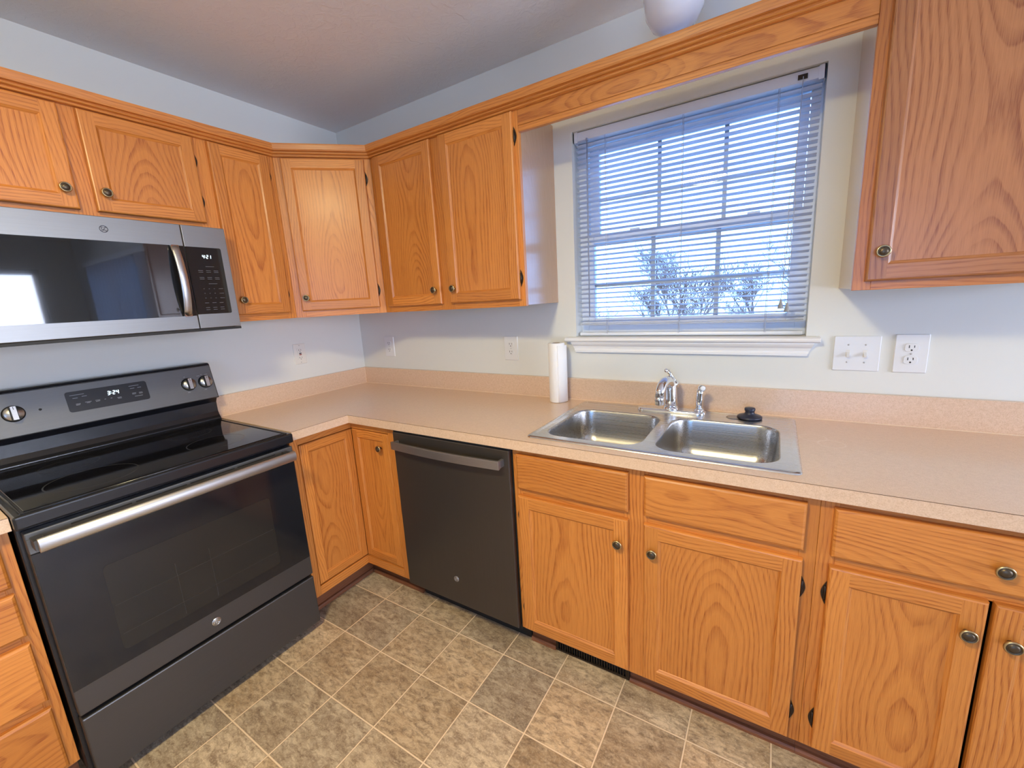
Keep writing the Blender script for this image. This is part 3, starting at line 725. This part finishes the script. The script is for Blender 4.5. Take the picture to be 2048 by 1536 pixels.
L = [rrect(SX0, SX1, SY0, SY1, .022, 6, .0002), rrect(SX0 + .0015, SX1 - .0015, SY0 + .0015, SY1 - .0015, .021, 6, .0030), rrect(SX0 + .006, SX1 - .006, SY0 + .006, SY1 - .006, .018, 6, .0052),
     rrect(SX0 + .015, SX1 - .015, SY0 + .013, SY1 - .013, .014, 6, .0062), rrect(SX0 + .020, SX1 - .020, SY0 + .017, SY1 - .017, .012, 6, .0038), rrect(SX0 + .026, SX1 - .026, SY0 + .021, SY1 - .021, .010, 6, .0034)]
loops(b, L, RIMM)
bowls = [(1.618 - ox, 1.968 - ox, -.556 - oy, -.178 - oy), (2.004 - ox, 2.352 - ox, -.556 - oy, -.178 - oy)]
# deck with two holes
bm = bmesh.new(); edges = []
def addloop(P):
    vs = [bm.verts.new(p) for p in P]
    for i in range(len(vs)): edges.append(bm.edges.new((vs[i], vs[(i + 1) % len(vs)])))
addloop([(p[0], p[1], .0034) for p in L[-1]])
for B_ in bowls: addloop(rrect(*B_, .070, 8, .0034))
res = bmesh.ops.triangle_fill(bm, use_beauty=True, use_dissolve=False, edges=edges)
for f in bm.faces:
    P = [v.co.copy() for v in f.verts]
    if (P[1] - P[0]).cross(P[2] - P[0]).z < 0: P = P[::-1]
    b.face(P, RIMM)
bm.free(); b.build('rim', sink)
for B_ in bowls:
    b = MB(); x0_, x1_, y0_, y1_ = B_; LL = []
    for ins, z, rad in ((0, .0034, .070), (.0025, .0026, .068), (.0045, -.001, .066), (.006, -.008, .065), (.010, -.070, .062), (.016, -.105, .058), (.024, -.124, .054), (.036, -.138, .048), (.054, -.148, .040), (.080, -.153, .034)):
        LL.append(rrect(x0_ + ins, x1_ - ins, y0_ + ins, y1_ - ins, rad, 8, z))
    cx_, cy_ = (x0_ + x1_) / 2, (y0_ + y1_) / 2
    n = len(LL[-1]); dr = [(cx_ + .045 * math.cos(math.atan2(p[1] - cy_, p[0] - cx_)), cy_ + .045 * math.sin(math.atan2(p[1] - cy_, p[0] - cx_)), -.156) for p in LL[-1]]
    LL.append(dr); loops(b, LL, SINKM); bw = b.build('bowl', sink)
    b = MB(); b.lathe([(.046, -.1555), (.043, -.1545), (.040, -.157), (.030, -.167), (0, -.168)], (cx_, cy_, 0), (0, 0, 1), STEEL, 28, cap=False); b.lathe([(.010, -.167), (.010, -.161), (.004, -.159), (.004, -.152), (0, -.152)], (cx_, cy_, 0), (0, 0, 1), STEEL, 14, cap=False)
    b.build('drain', bw)
b = MB(); b.lathe([(.0, .0062), (.020, .0060), (.0265, .0052), (.028, .0034)][::-1], (2.206 - ox, -.108 - oy, 0), (0, 0, 1), LIDM, 28, cap=False); b.build('hole_cover', sink)

# faucet
zt = .9178
fa = thing('faucet', 'chrome kitchen faucet with an arched spout and lever handle behind the sink bowls', 'faucet', (1.975, -.100, zt), 0)
b = MB(); out = rrect(-.132, .132, -.030, .030, .0295, 8)
lo = [(p[0], p[1], 0) for p in out]; l1 = [(p[0], p[1], .006) for p in out]; l2 = [(p[0] * .985, p[1] * .93, .0105) for p in out]; l3 = [(p[0] * .95, p[1] * .75, .0125) for p in out]
loops(b, [lo, l1, l2, l3], CHROME, True); b.build('deck_plate', fa)
b = MB(); b.lathe([(.0310, .010), (.0310, .014), (.0290, .018), (.0268, .024)], (0, 0, 0), (0, 0, 1), CHROME, 28)
b.tube([(0, 0, .020), (.000, 0, .055), (-.001, 0, .092), (-.003, -.002, .116), (-.005, -.006, .132), (-.006, -.010, .142), (-.007, -.013, .147)], [.0270, .0248, .0238, .0232, .0200, .0140, .0050], CHROME, 28); 
b.tube([(-.004, .006, .092), (-.006, -.008, .116), (-.009, -.030, .131), (-.013, -.058, .132), (-.018, -.082, .120), (-.021, -.096, .101), (-.022, -.101, .080)], [.0220, .0235, .0215, .0195, .0182, .0176, .0168], CHROME, 28)
b.build('spout', fa)
b = MB(); b.lathe([(.0150, .083), (.0178, .081), (.0182, .066), (.0168, .064), (.0165, .052), (.0150, .050), (0, .050)], (-.022, -.101, 0), (0, 0, 1), CHROME, 24); b.build('aerator', fa)
b = MB()
b.tube([(.004, .006, .105), (.010, .004, .118), (.008, .000, .126)], [.0205, .0180, .0120], CHROME, 20)
b.tube([(.018, .010, .100), (.010, .006, .130), (-.004, .000, .156), (-.014, -.004, .168)], [.0120, .0078, .0066, .0080], CHROME, 14)
b.lathe([(0, -.008), (.0058, -.006), (.0085, 0), (.0058, .006), (0, .008)], (-.018, -.006, .169), (1, .2, .3), CHROME, 16, cap=False)
b.build('lever_handle', fa)
# side spray
sp_ = thing('side_sprayer', 'small chrome side sprayer standing on the faucet plate', 'sprayer', (2.082, -.100, zt + .0127), 0)
b = MB(); b.lathe([(.0185, .0002), (.0185, .004), (.0150, .008), (.0130, .010)], (0, 0, 0), (0, 0, 1), CHROME, 22); b.build('base_ring', sp_)
b = MB(); b.tube([(0, 0, .009), (0, 0, .045), (.001, 0, .070), (.003, -.002, .084)], [.0125, .0130, .0120, .0125], CHROME, 20)
b.tube([(.002, .004, .080), (.007, -.006, .092), (.013, -.018, .094)], [.0125, .0130, .0115], CHROME, 18); b.build('spray_wand', sp_)
b = MB(); b.lathe([(.0100, 0), (.0100, .002), (.0060, .003), (0, .003)], (.013, -.018, .094), (.42, -.9, .06), PLATE, 16); b.build('spray_face', sp_)
# stopper
b = MB(); b.lathe([(0, 0), (.038, 0), (.0415, .003), (.0415, .007), (.037, .011), (.022, .015), (.0175, .018), (.0150, .026), (.0175, .030), (.0180, .037), (.0160, .040), (0, .041)], (0, 0, 0), (0, 0, 1), RUBBER, 36, cap=False)
tag(b.build('sink_stopper', loc=(2.256, -.100, .9177)), 'dark navy rubber sink stopper lying on the back rim of the sink', 'stopper')
# paper towel
pt = thing('paper_towel_roll', 'white paper towel roll standing upright on the counter left of the sink', 'paper towel', (1.461, -.082, .914), 0)
b = MB(); b.lathe([(.0185, .001), (.0365, .001), (.0385, .004), (.0385, .276), (.0370, .279), (.0185, .279), (.0185, .001)], (0, 0, 0), (0, 0, 1), PAPER, 48, cap=False); b.build('roll', pt)
b = MB(); b.lathe([(.0183, .002), (.0183, .2785), (.0172, .2785), (.0172, .002), (.0183, .002)], (0, 0, 0), (0, 0, 1), CARD, 32, cap=False); b.build('core', pt, label='brown cardboard core')
b = MB()
pf = []
for i in range(14):
    a = math.radians(-60 + i * 6.5); rr = .0387 + .009 * max(0, (i - 4) / 9) ** 1.5; pf.append((rr * math.cos(a), rr * math.sin(a)))
for i in range(13):
    for (za, zb_) in ((.002, .09), (.09, .18), (.18, .268)):
        b.face([(*pf[i], za), (*pf[i + 1], za), (*pf[i + 1], zb_), (*pf[i], zb_)], PAPER, sm=True)
b.build('loose_sheet', pt).modifiers.new('thick', 'SOLIDIFY').thickness = .0006

# ------------------------------------------------------------------ outlets and switches (local: x right, y into wall)
def plate(root, w, h, m): 
    b = MB(); lo = rrect(-w / 2, w / 2, -h / 2, h / 2, .003, 3); 
    T = lambda P, y, k: [(p[0] * (1 - k * 2 / w), y, p[1] * (1 - k * 2 / h)) for p in P]
    loops(b, [T(lo, 0, 0), T(lo, -.003, 0), T(lo, -.0055, .0022)], m, True); b.build('wall_plate', root)
def outlet(label, loc, rz, w=.080, h=.124, m=PLATE, group=None):
    r = thing('power_outlet', label, 'outlet', loc, rz, group); plate(r, w, h, m)
    for dz in (.0200, -.0200):
        b = MB(); pts = []
        for i in range(28):
            a = 2 * PI * i / 28; pts.append((max(-.0172, min(.0172, .0195 * math.cos(a))), max(-.0135, min(.0135, .0160 * math.sin(a))) + dz))
        b.prism(pts, 1, -.0082, -.0048, m); rc = b.build('receptacle', r, .0005)
        b = MB(); b.box(-.0078, -.0056, -.0086, -.0070, dz - .001, dz + .0080, SLOT); b.box(.0052, .0072, -.0086, -.0070, dz + .000, dz + .0074, SLOT)
        b.lathe([(.0026, .0070), (.0026, .0086), (0, .0086)], (0, 0, dz - .0078), (0, -1, 0), SLOT, 12); b.build('slots', rc)
    b = MB(); b.lathe([(.0026, .0053), (.0026, .0066), (0, .0070)], (0, 0, 0), (0, -1, 0), STEEL, 12); b.build('screw', r)
    return r
outlet('white duplex outlet on the window wall nearest the corner', (.262, 0, 1.154), 0)
outlet('white duplex outlet on the wall left of the paper towel roll', (1.165, 0, 1.154), 0)
outlet('white duplex outlet right of the double light switch', (2.698, 0, 1.155), 0, .084, .126)
r = thing('ground_fault_outlet', 'white outlet with test buttons on the wall right of the stove', 'outlet', (0, -.441, 1.162), L90); plate(r, .072, .116, IVORY)
b = MB(); b.box(-.0168, .0168, -.0078, -.005, -.0335, .0335, IVORY); rc = b.build('receptacle', r, .0008)
b = MB()
for dz in (.0215, -.0215):
    b.box(-.0075, -.0055, -.0082, -.0070, dz - .003, dz + .0055, SLOT); b.box(.0052, .0070, -.0082, -.0070, dz - .003, dz + .005, SLOT); b.box(-.002, .002, -.0082, -.007, dz - .0095, dz - .006, SLOT)
b.build('slots', rc)
b = MB(); b.box(-.0065, .0065, -.0094, -.0070, .0008, .0065, SLOT); b.build('test_button', r, .0004, label='black test button'); b = MB(); b.box(-.0065, .0065, -.0094, -.0070, -.0065, -.0008, RED); b.build('reset_button', r, .0004, label='dark red reset button')
for z in (.048, -.048):
    b = MB(); b.lathe([(.0026, .0053), (.0026, .0064), (0, .0068)], (0, 0, z), (0, -1, 0), STEEL, 12); b.build('screw', r)
r = thing('light_switch', 'white double toggle switch plate on the wall right of the window', 'light switch', (2.559, 0, 1.153), 0); plate(r, .126, .120, PLATE)
for x in (-.023, .023):
    b = MB(); b.box(x - .0055, x + .0055, -.0062, -.0050, -.0125, .0125, IVORY); 
    tg = [(-.005, .004), (-.005, -.006), (-.0165, -.0125), (-.0185, -.0075), (-.0085, .004)]
    b.prism(tg, 0, x - .0042, x + .0042, PLATE); b.build('toggle', r, .0006)
    for z in (.030, -.030):
        b = MB(); b.lathe([(.0026, .0053), (.0026, .0064), (0, .0068)], (x, 0, z), (0, -1, 0), STEEL, 12); b.build('screw', r)

# ------------------------------------------------------------------ digits
SEG = {'0': 'abcdef', '1': 'bc', '2': 'abged', '3': 'abgcd', '4': 'fgbc'}
def digits(b, text, x, z, y, h, m):
    w = h * .52; t = h * .15; sl = .10
    for ch in text:
        if ch == ':':
            for dz in (.3, .68): b.box(x + .0, x + t, y - .0006, y, z + h * dz, z + h * dz + t, m)
            x += t * 2.0; continue
        g = t * .12
        R = {'a': (t * .6, w - t * .6, h - t, h), 'd': (t * .6, w - t * .6, 0, t), 'g': (t * .6, w - t * .6, h / 2 - t / 2, h / 2 + t / 2),
             'f': (0, t, h / 2 + g, h - t * .5), 'b': (w - t, w, h / 2 + g, h - t * .5), 'e': (0, t, t * .5, h / 2 - g), 'c': (w - t, w, t * .5, h / 2 - g)}
        for s_ in SEG[ch]:
            a = R[s_]; x0_, x1_, z0_, z1_ = a
            P = [(x + x0_ + sl * z0_, z + z0_), (x + x1_ + sl * z0_, z + z0_), (x + x1_ + sl * z1_, z + z1_), (x + x0_ + sl * z1_, z + z1_)]
            b.prism(P, 1, y - .0006, y, m)
        x += w + t * 1.1
def logo(b, cx_, cz_, rad, y, m):
    """round monogram badge: ring, small leaf curls at the quarters and two script letters"""
    def tu(pts, r): b.tube([(cx_ + p[0] * rad, y, cz_ + p[1] * rad) for p in pts], r * rad, m, 6)
    tu([(math.cos(a / 24 * 2 * PI), math.sin(a / 24 * 2 * PI)) for a in range(25)], .09)
    for q in range(4):
        a0 = q * PI / 2 + PI / 4
        tu([((.93 - .16 * math.sin(t_ * PI)) * math.cos(a0 - .3 + .6 * t_), (.93 - .16 * math.sin(t_ * PI)) * math.sin(a0 - .3 + .6 * t_)) for t_ in [i / 6 for i in range(7)]], .06)
    tu([(-.08, .42), (-.22, .55), (-.42, .46), (-.52, .15), (-.50, -.15), (-.36, -.30), (-.18, -.22), (-.10, .02), (-.08, -.30), (-.18, -.52), (-.38, -.52)], .075)
    tu([(.52, .36), (.40, .54), (.20, .48), (.14, .26), (.30, .08), (.14, .0), (.06, -.24), (.18, -.44), (.38, -.44), (.54, -.26)], .075)

# ------------------------------------------------------------------ microwave  (local x = world y + 1.678)
mw = thing('microwave', 'stainless over-the-range microwave with black glass door and curved handle', 'microwave', (0, -1.678, 1.345), L90)
W = .760; FX = .400
b = MB(); b.prism([(-.005, .398), (-FX + .030, .398), (-FX + .030, .010), (-.33, .008), (-.24, .002), (-.005, .002)], 0, .002, W - .002, MATTE); b.build('body', mw, .002)
b = MB(); b.box(.0, .608, -FX, -FX + .032, .011, .400, MWST)
dr_ = b.build('door', mw, .002)
b = MB(); b.box(.0, W, -FX + .001, -FX + .032, .0, .0095, MATTE); b.build('bottom_vent', mw)
b = MB(); b.box(.06, .606, -FX - .0012, -FX + .001, .0615, .322, BLACKG); b.build('door_glass', dr_, label='black glass window')
b = MB()
hp_ = []
for i in range(13):
    t_ = i / 12; hp_.append((.574, -FX - .010 - .026 * math.sin(PI * t_) ** .8, .062 + .258 * t_))
b.tube(hp_, [.0135] * 13, STEEL, 16, flat=(.42, 1.0))
b.box(.562, .586, -FX - .016, -FX, .060, .070, CHROME); b.box(.562, .586, -FX - .016, -FX, .312, .322, CHROME)
b.build('handle', dr_, label='bowed stainless handle')
b = MB(); b.box(.6105, W, -FX, -FX + .032, .011, .400, MWST); cp = b.build('control_panel', mw, .002)
b = MB(); P = [(.6110, .0660), (.6110, .3210)] + [( .7275 + .006 * math.cos(a), .315 + .006 * math.sin(a)) for a in (PI/2, PI/3, PI/6, 0)] + [(.7275 + .006 * math.cos(a), .072 + .006 * math.sin(a)) for a in (0, -PI/6, -PI/3, -PI/2)]
b.prism(P, 1, -FX - .0012, -FX + .001, BLACKG); b.build('key_pad', cp, label='black key pad')
b = MB(); digits(b, '4:21', .662, .279, -FX - .0012, .014, DISP); b.build('clock_display', cp, label='glowing white clock digits')
b = MB()
def marks(b, rows, y, m, h=.0016):
    for x, z, w in rows: b.box(x, x + w, y - .0004, y, z, z + h, m)
rr = []
for i, z in enumerate((.248, .232, .226, .206, .200, .182)):
    for x in ((.668,) if i in (0, 5) else (.640, .667, .694)): rr.append((x, z, .030 if i in (0, 5) else .016))
for z in (.163, .145, .127):
    for x in (.646, .664, .682): rr.append((x, z, .004))
    rr.append((.700, z, .016))
for z in (.108, .090, .082):
    for x in (.642, .668, .694): rr.append((x, z, .014))
marks(b, rr, -FX - .0012, plain('faint_print', (.10, .10, .11), .5)); b.build('key_markings', cp, label='faint grey key markings')
b = MB(); logo(b, .388, .360, .0105, -FX - .0004, LOGOD); b.build('brand_logo', dr_, label='small round dark monogram logo')

# ------------------------------------------------------------------ range (local x = world y + 1.685, front towards -y)
rg = thing('electric_range', 'freestanding slate and black electric stove with glass cooktop and oven', 'stove', (0, -1.684, 0), L90)
W = .757
b = MB(); b.box(.002, W - .002, -.625, -.010, .045, .905, BLACK); b.build('body', rg, .003)
for x in (.05, W - .05):
    for y in (-.58, -.08):
        b = MB(); b.lathe([(.018, 0), (.018, .010), (.010, .014), (.010, .046)], (x, y, 0), (0, 0, 1), MATTE, 14); b.build('foot', rg)
ct = MB(); 
ct.box(0, W, -.672, -.075, .878, .9165, BLACK); cto = ct.build('cooktop', rg, .006, seg=3)
b = MB(); b.box(.026, W - .026, -.640, -.095, .9165, .9185, COOKG); gl_ = b.build('cooktop_glass', cto, .001, label='black ceramic glass surface')
RINGM = plain('burner_ring_print', (.030, .030, .032), .25)
for x, y, rad in ((.20, -.24, .075), (.56, -.24, .075), (.20, -.49, .108), (.56, -.48, .092)):
    b = MB(); b.lathe([(rad, .9186), (rad + .0018, .9188), (rad + .0036, .9186)], (x, y, 0), (0, 0, 1), RINGM, 48, cap=False); b.build('burner_ring', cto)
# raised border lines of the cooktop
b = MB(); 
for P_ in ([(.018, -.655, .9168), (.018, -.09, .9168)], [(W - .018, -.655, .9168), (W - .018, -.09, .9168)], [(.018, -.655, .9168), (W - .018, -.655, .9168)]): b.tube(P_, .003, BLACK, 8)
b.build('raised_rim', cto)
# backguard
b = MB()
bp = [(-.010, .905), (-.078, .905), (-.080, .925), (-.070, .936), (-.060, .955), (-.060, 1.000), (-.075, 1.022), (-.097, 1.024), (-.060, 1.182), (-.050, 1.188), (-.010, 1.188)]
b.prism(bp, 0, .0, W, BLACK); bg_ = b.build('backguard', rg, .003)
# slate control face, tilted
ny, nz = -.9736, .2280      # outward normal of the sloping face
cpz = MB(); a0 = Vector((0, -.0985, 1.0255)); a1 = Vector((0, -.0635, 1.1800)); up = (a1 - a0).normalized(); nn = Vector((0, -up.z, up.y))
TP = Matrix(((1, 0, 0, 0), (0, -nn.y, up.y, a0.y), (0, -nn.z, up.z, a0.z), (0, 0, 0, 1)))
H_ = (a1 - a0).length
cpz.T = TP; cpz.box(.004, W - .004, -.0030, .004, .002, H_ - .002, SLATEP); pn = cpz.build('control_panel', bg_, .0025, label='slate grey sloping control panel')
b = MB(); b.T = TP; out = rrect(.262, .506, .050, .128, .009, 5)
b.prism([(p[0], p[1]) for p in out], 1, -.0038, -.002, DISPG); b.build('display_window', bg_, label='black display window')
b = MB(); b.T = TP; digits(b, '3:24', .378, .093, -.0040, .016, DISP); b.build('clock_display', bg_, label='glowing white clock digits')
b = MB(); b.T = TP
marks(b, [(.274, .113, .040), (.280, .101, .014), (.306, .104, .014), (.284, .078, .013), (.284, .074, .011), (.310, .080, .018), (.314, .076, .010), (.339, .080, .014), (.340, .076, .012), (.366, .079, .004), (.384, .079, .005), (.404, .077, .013), (.405, .073, .012),
          (.448, .114, .032), (.450, .104, .014), (.474, .104, .012), (.452, .084, .013), (.452, .080, .012), (.474, .083, .012), (.474, .079, .012), (.458, .070, .026)], -.0040, INK)
b.build('panel_markings', bg_, label='small grey panel print')
kn = MB(); kn.lathe([(.0285, 0), (.0285, .003), (.0255, .005), (.0250, .013), (.0235, .0155), (0, .0165)], (0, 0, 0), (0, -1, 0), [MATTE, MATTE, STEEL, STEEL, STEEL], 32)
kn.box(-.0065, .0065, -.0265, -.012, -.0235, .0235, STEEL); kn.box(-.0100, -.0063, -.0258, -.012, -.0220, .0220, MATTE); kn.box(.0063, .0085, -.0258, -.012, -.0225, .0225, MATTE); kn.box(-.0008, .0008, -.0268, -.026, .012, .022, SLOT)
k0 = kn.build('control_knob'); KM = k0.data; bpy.data.objects.remove(k0)
RT = TP.to_3x3().to_euler()
for x in (.055, .128, .652, .718):
    o = bpy.data.objects.new('control_knob', KM); S.collection.objects.link(o); o.parent = bg_; o.location = TP @ Vector((x, -.003, .082)); o.rotation_euler = RT
b = MB(); b.T = TP; b.lathe([(.004, .003), (.004, .0045), (0, .005)], (.192, 0, .082), (0, -1, 0), SLOT, 14)
marks(b, [(.652 - .012, .082 + .034, .006), (.718 - .012, .082 + .034, .006), (.652 - .030, .090, .003), (.640, .045, .010), (.706, .045, .010), (.690, .112, .012), (.722, .114, .012)], -.0040, INK, .002); b.build('indicator_light', bg_)
# oven door
od = MB(); od.box(.012, W - .005, -.660, -.628, .276, .800, SLATE); od.box(.012, W - .005, -.661, -.628, .800, .862, SLATEP); odo = od.build('oven_door', rg, .003)
b = MB(); b.box(.014, W - .007, -.6618, -.6600, .360, .800, OVENG); b.build('door_glass', odo, .0006, label='black glass front')
b = MB(); out = rrect(.135, .628, .402, .690, .014, 5); b.prism([(p[0], p[1]) for p in out], 1, -.6626, -.6616, OVENW); b.build('oven_window', odo, label='slightly lighter oven window')
b = MB()
for z in (.455, .555): b.box(.142, .621, -.6630, -.6626, z, z + .0012, RACK)
for x in (.30, .40): b.box(x, x + .0012, -.6630, -.6626, .41, .60, RACK)
b.build('oven_rack', odo, label='faint rack lines behind the glass')
b = MB()
for x0_, x1_ in ((.10, .235), (.245, .38), (.39, .53), (.54, .68)): b.box(x0_, x1_, -.6616, -.6590, .8475, .8515, MATTE)
b.build('door_vent', odo)
b = MB(); b.tube([(.026, -.712, .836), (.73, -.712, .836)], [.0200, .0200], HANDM, 28, flat=(1.0, .58)); 
for x in (.030, .716): b.box(x - .010, x + .010, -.706, -.655, .822, .850, SLATE)
b.box(.013, .045, -.6640, -.6600, .803, .844, SLATEP); b.box(W - .038, W - .006, -.6640, -.6600, .803, .844, SLATEP)
b.build('handle', odo, .001, label='thick brushed stainless bar handle')
b = MB(); b.lathe([(.0150, 0), (.0150, .002), (.0135, .003), (0, .003)], (.378, -.6600, .319), (0, -1, 0), LOGOM, 32); logo(b, .378, .319, .0115, -.6634, STEEL); b.build('brand_logo', odo, label='round silver monogram badge')
b = MB(); b.box(.012, W - .005, -.660, -.628, .040, .262, SLATE); b.build('storage_drawer', rg, .004, label='slate storage drawer front')

# ------------------------------------------------------------------ dishwasher
dw = thing('dishwasher', 'dark slate dishwasher with a bar handle built in left of the sink cabinet', 'dishwasher', (.9155, 0, 0), 0)
b = MB(); b.box(.004, .606, -.600, -.03, .122, .868, MATTE); b.build('tub', dw)
b = MB(); b.box(.0045, .606, -.630, -.600, .118, .862, DWM); do = b.build('door', dw, .003)
b = MB(); b.box(.004, .606, -.624, -.600, .862, .874, MATTE); b.build('top_trim', dw)
b = MB(); b.box(.001, .004, -.611, -.05, .115, .872, BLACK); b.build('side_seal', dw)
b = MB(); b.box(.6065, .6105, -.611, -.05, .10, .872, MATTE); b.build('side_seal', dw)
b = MB(); hp_ = []
N_ = 16; top = []; 
for i in range(N_ + 1):
    t_ = i / N_; x = .028 + .555 * t_; yo = -.667 - .013 * math.sin(PI * t_); top.append((x, yo))
for i in range(N_):
    (xa, ya), (xb, yb_) = top[i], top[i + 1]
    z0_, z1_ = .797, .831
    b.face([(xa, ya, z0_), (xb, yb_, z0_), (xb, yb_, z1_), (xa, ya, z1_)], DWH); b.face([(xb, yb_ + .011, z0_), (xa, ya + .011, z0_), (xa, ya + .011, z1_), (xb, yb_ + .011, z1_)], DWH)
    b.face([(xa, ya, z1_), (xb, yb_, z1_), (xb, yb_ + .011, z1_), (xa, ya + .011, z1_)], DWH); b.face([(xa, ya + .011, z0_), (xb, yb_ + .011, z0_), (xb, yb_, z0_), (xa, ya, z0_)], DWH)
for (xa, ya), f_ in ((top[0], 1), (top[-1], -1)):
    b.face([(xa, ya, .797), (xa, ya, .831), (xa, ya + .011, .831), (xa, ya + .011, .797)], DWH)
    b.box(xa, xa + f_ * .012, ya + .0105, -.628, .800, .828, DWH)
b.build('handle', do, .0012, label='wide curved metal bar handle')
b = MB(); b.lathe([(.0130, 0), (.0130, .0015), (.0118, .002), (0, .002)], (.301, -.6300, .238), (0, -1, 0), DWH, 28); logo(b, .301, .238, .0100, -.6322, LOGOM); b.build('brand_logo', do, label='round monogram badge')
b = MB(); b.box(.004, .606, -.535, -.523, .0, .121, MATTE); b.build('kick_plate', dw, label='black recessed kick plate')

# ------------------------------------------------------------------ ceiling lamps
lp = thing('ceiling_lamp', 'white frosted glass ceiling lamp above the window valance, switched off', 'lamp', (1.990, -.240, ZC), 0)
b = MB(); b.lathe([(0, 0), (.085, 0), (.085, -.012), (.070, -.030), (.060, -.038)], (0, 0, 0), (0, 0, 1), TRIM, 32, cap=False); b.build('ceiling_base', lp)
b = MB(); b.lathe([(.060, -.034), (.078, -.056), (.090, -.095), (.093, -.140), (.086, -.185), (.067, -.218), (.040, -.236), (0, -.243)], (0, 0, 0), (0, 0, 1), SHADE, 40, cap=False); b.build('lamp_shade', lp)
ml = thing('ceiling_lamp', 'lit round ceiling lamp in the middle of the kitchen behind the camera', 'lamp', (1.72, -2.15, ZC), 0)
b = MB(); b.lathe([(0, 0), (.16, 0), (.16, -.02), (.150, -.026)], (0, 0, 0), (0, 0, 1), TRIM, 40, cap=False); b.build('ceiling_base', ml)
b = MB(); b.lathe([(.145, -.024), (.140, -.050), (.115, -.075), (.070, -.092), (0, -.098)], (0, 0, 0), (0, 0, 1), LAMPM, 40, cap=False); b.build('lamp_shade', ml)

# ------------------------------------------------------------------ outside
b = MB(); b.box(-40, 45, .25, 80, -1.6, -1.5, GROUND); tag(b.build('lawn'), 'pale winter ground beyond the window', 'ground')
def tree(loc, h, seed, label, spread=.42, trunk=.07, lvmax=5):
    R = random.Random(seed); b = MB()
    def br(p, d, ln, r, lv):
        n = 3 if lv < 4 else 2; pts = [p]; q = p.copy(); dd = d.copy()
        for i in range(n):
            dd = (dd + Vector((R.uniform(-1, 1), R.uniform(-1, 1), R.uniform(-.2, .6))) * .17).normalized(); q = q + dd * ln / n
            q.z = max(q.z, .25); pts.append(q.copy())
        b.tube(pts, [max(.0045, r * (1 - .55 * i / n)) for i in range(n + 1)], BARK, 5 if lv < 2 else 3)
        if lv >= lvmax: return
        k = 4 if lv < 3 else R.randint(3, 5)
        for i in range(k + (lv == 0) * 2):
            t_ = R.uniform(.30, 1.0); idx = min(n - 1, int(t_ * n)); pp_ = pts[idx].lerp(pts[idx + 1], t_ * n - idx)
            nd = (dd + Vector((R.uniform(-1, 1), R.uniform(-1, 1), R.uniform(-.3, .7))) * (spread + .22 * lv)).normalized()
            br(pp_, nd, ln * R.uniform(.52, .74), r * .46, lv + 1)
    br(Vector((0, 0, .02)), Vector((0, 0, 1)), h * .33, trunk, 0)
    for v in b.v: v.z = max(v.z, .0)
    o = b.build('bare_tree', merge=False); o.location = loc; tag(o, label, 'tree', 'bare winter trees outside the window')
    return o
tl = 'bare brown winter tree seen through the blind slats'
for i, (x, y, h) in enumerate(((-2.7, 9.0, 5.6), (.4, 9.6, 5.6), (3.7, 9.0, 5.8), (-6.6, 18.5, 8.2), (-1.6, 18.6, 8.0), (3.4, 18.8, 8.2), (-4.4, 13.4, 5.4), (-1.2, 13.6, 5.0), (2.0, 13.4, 5.2), (-.9, 5.2, 3.5), (1.2, 5.6, 3.2), (2.9, 5.2, 3.7))):
    tree((x, y, -1.4985), h, 41 + i, tl)
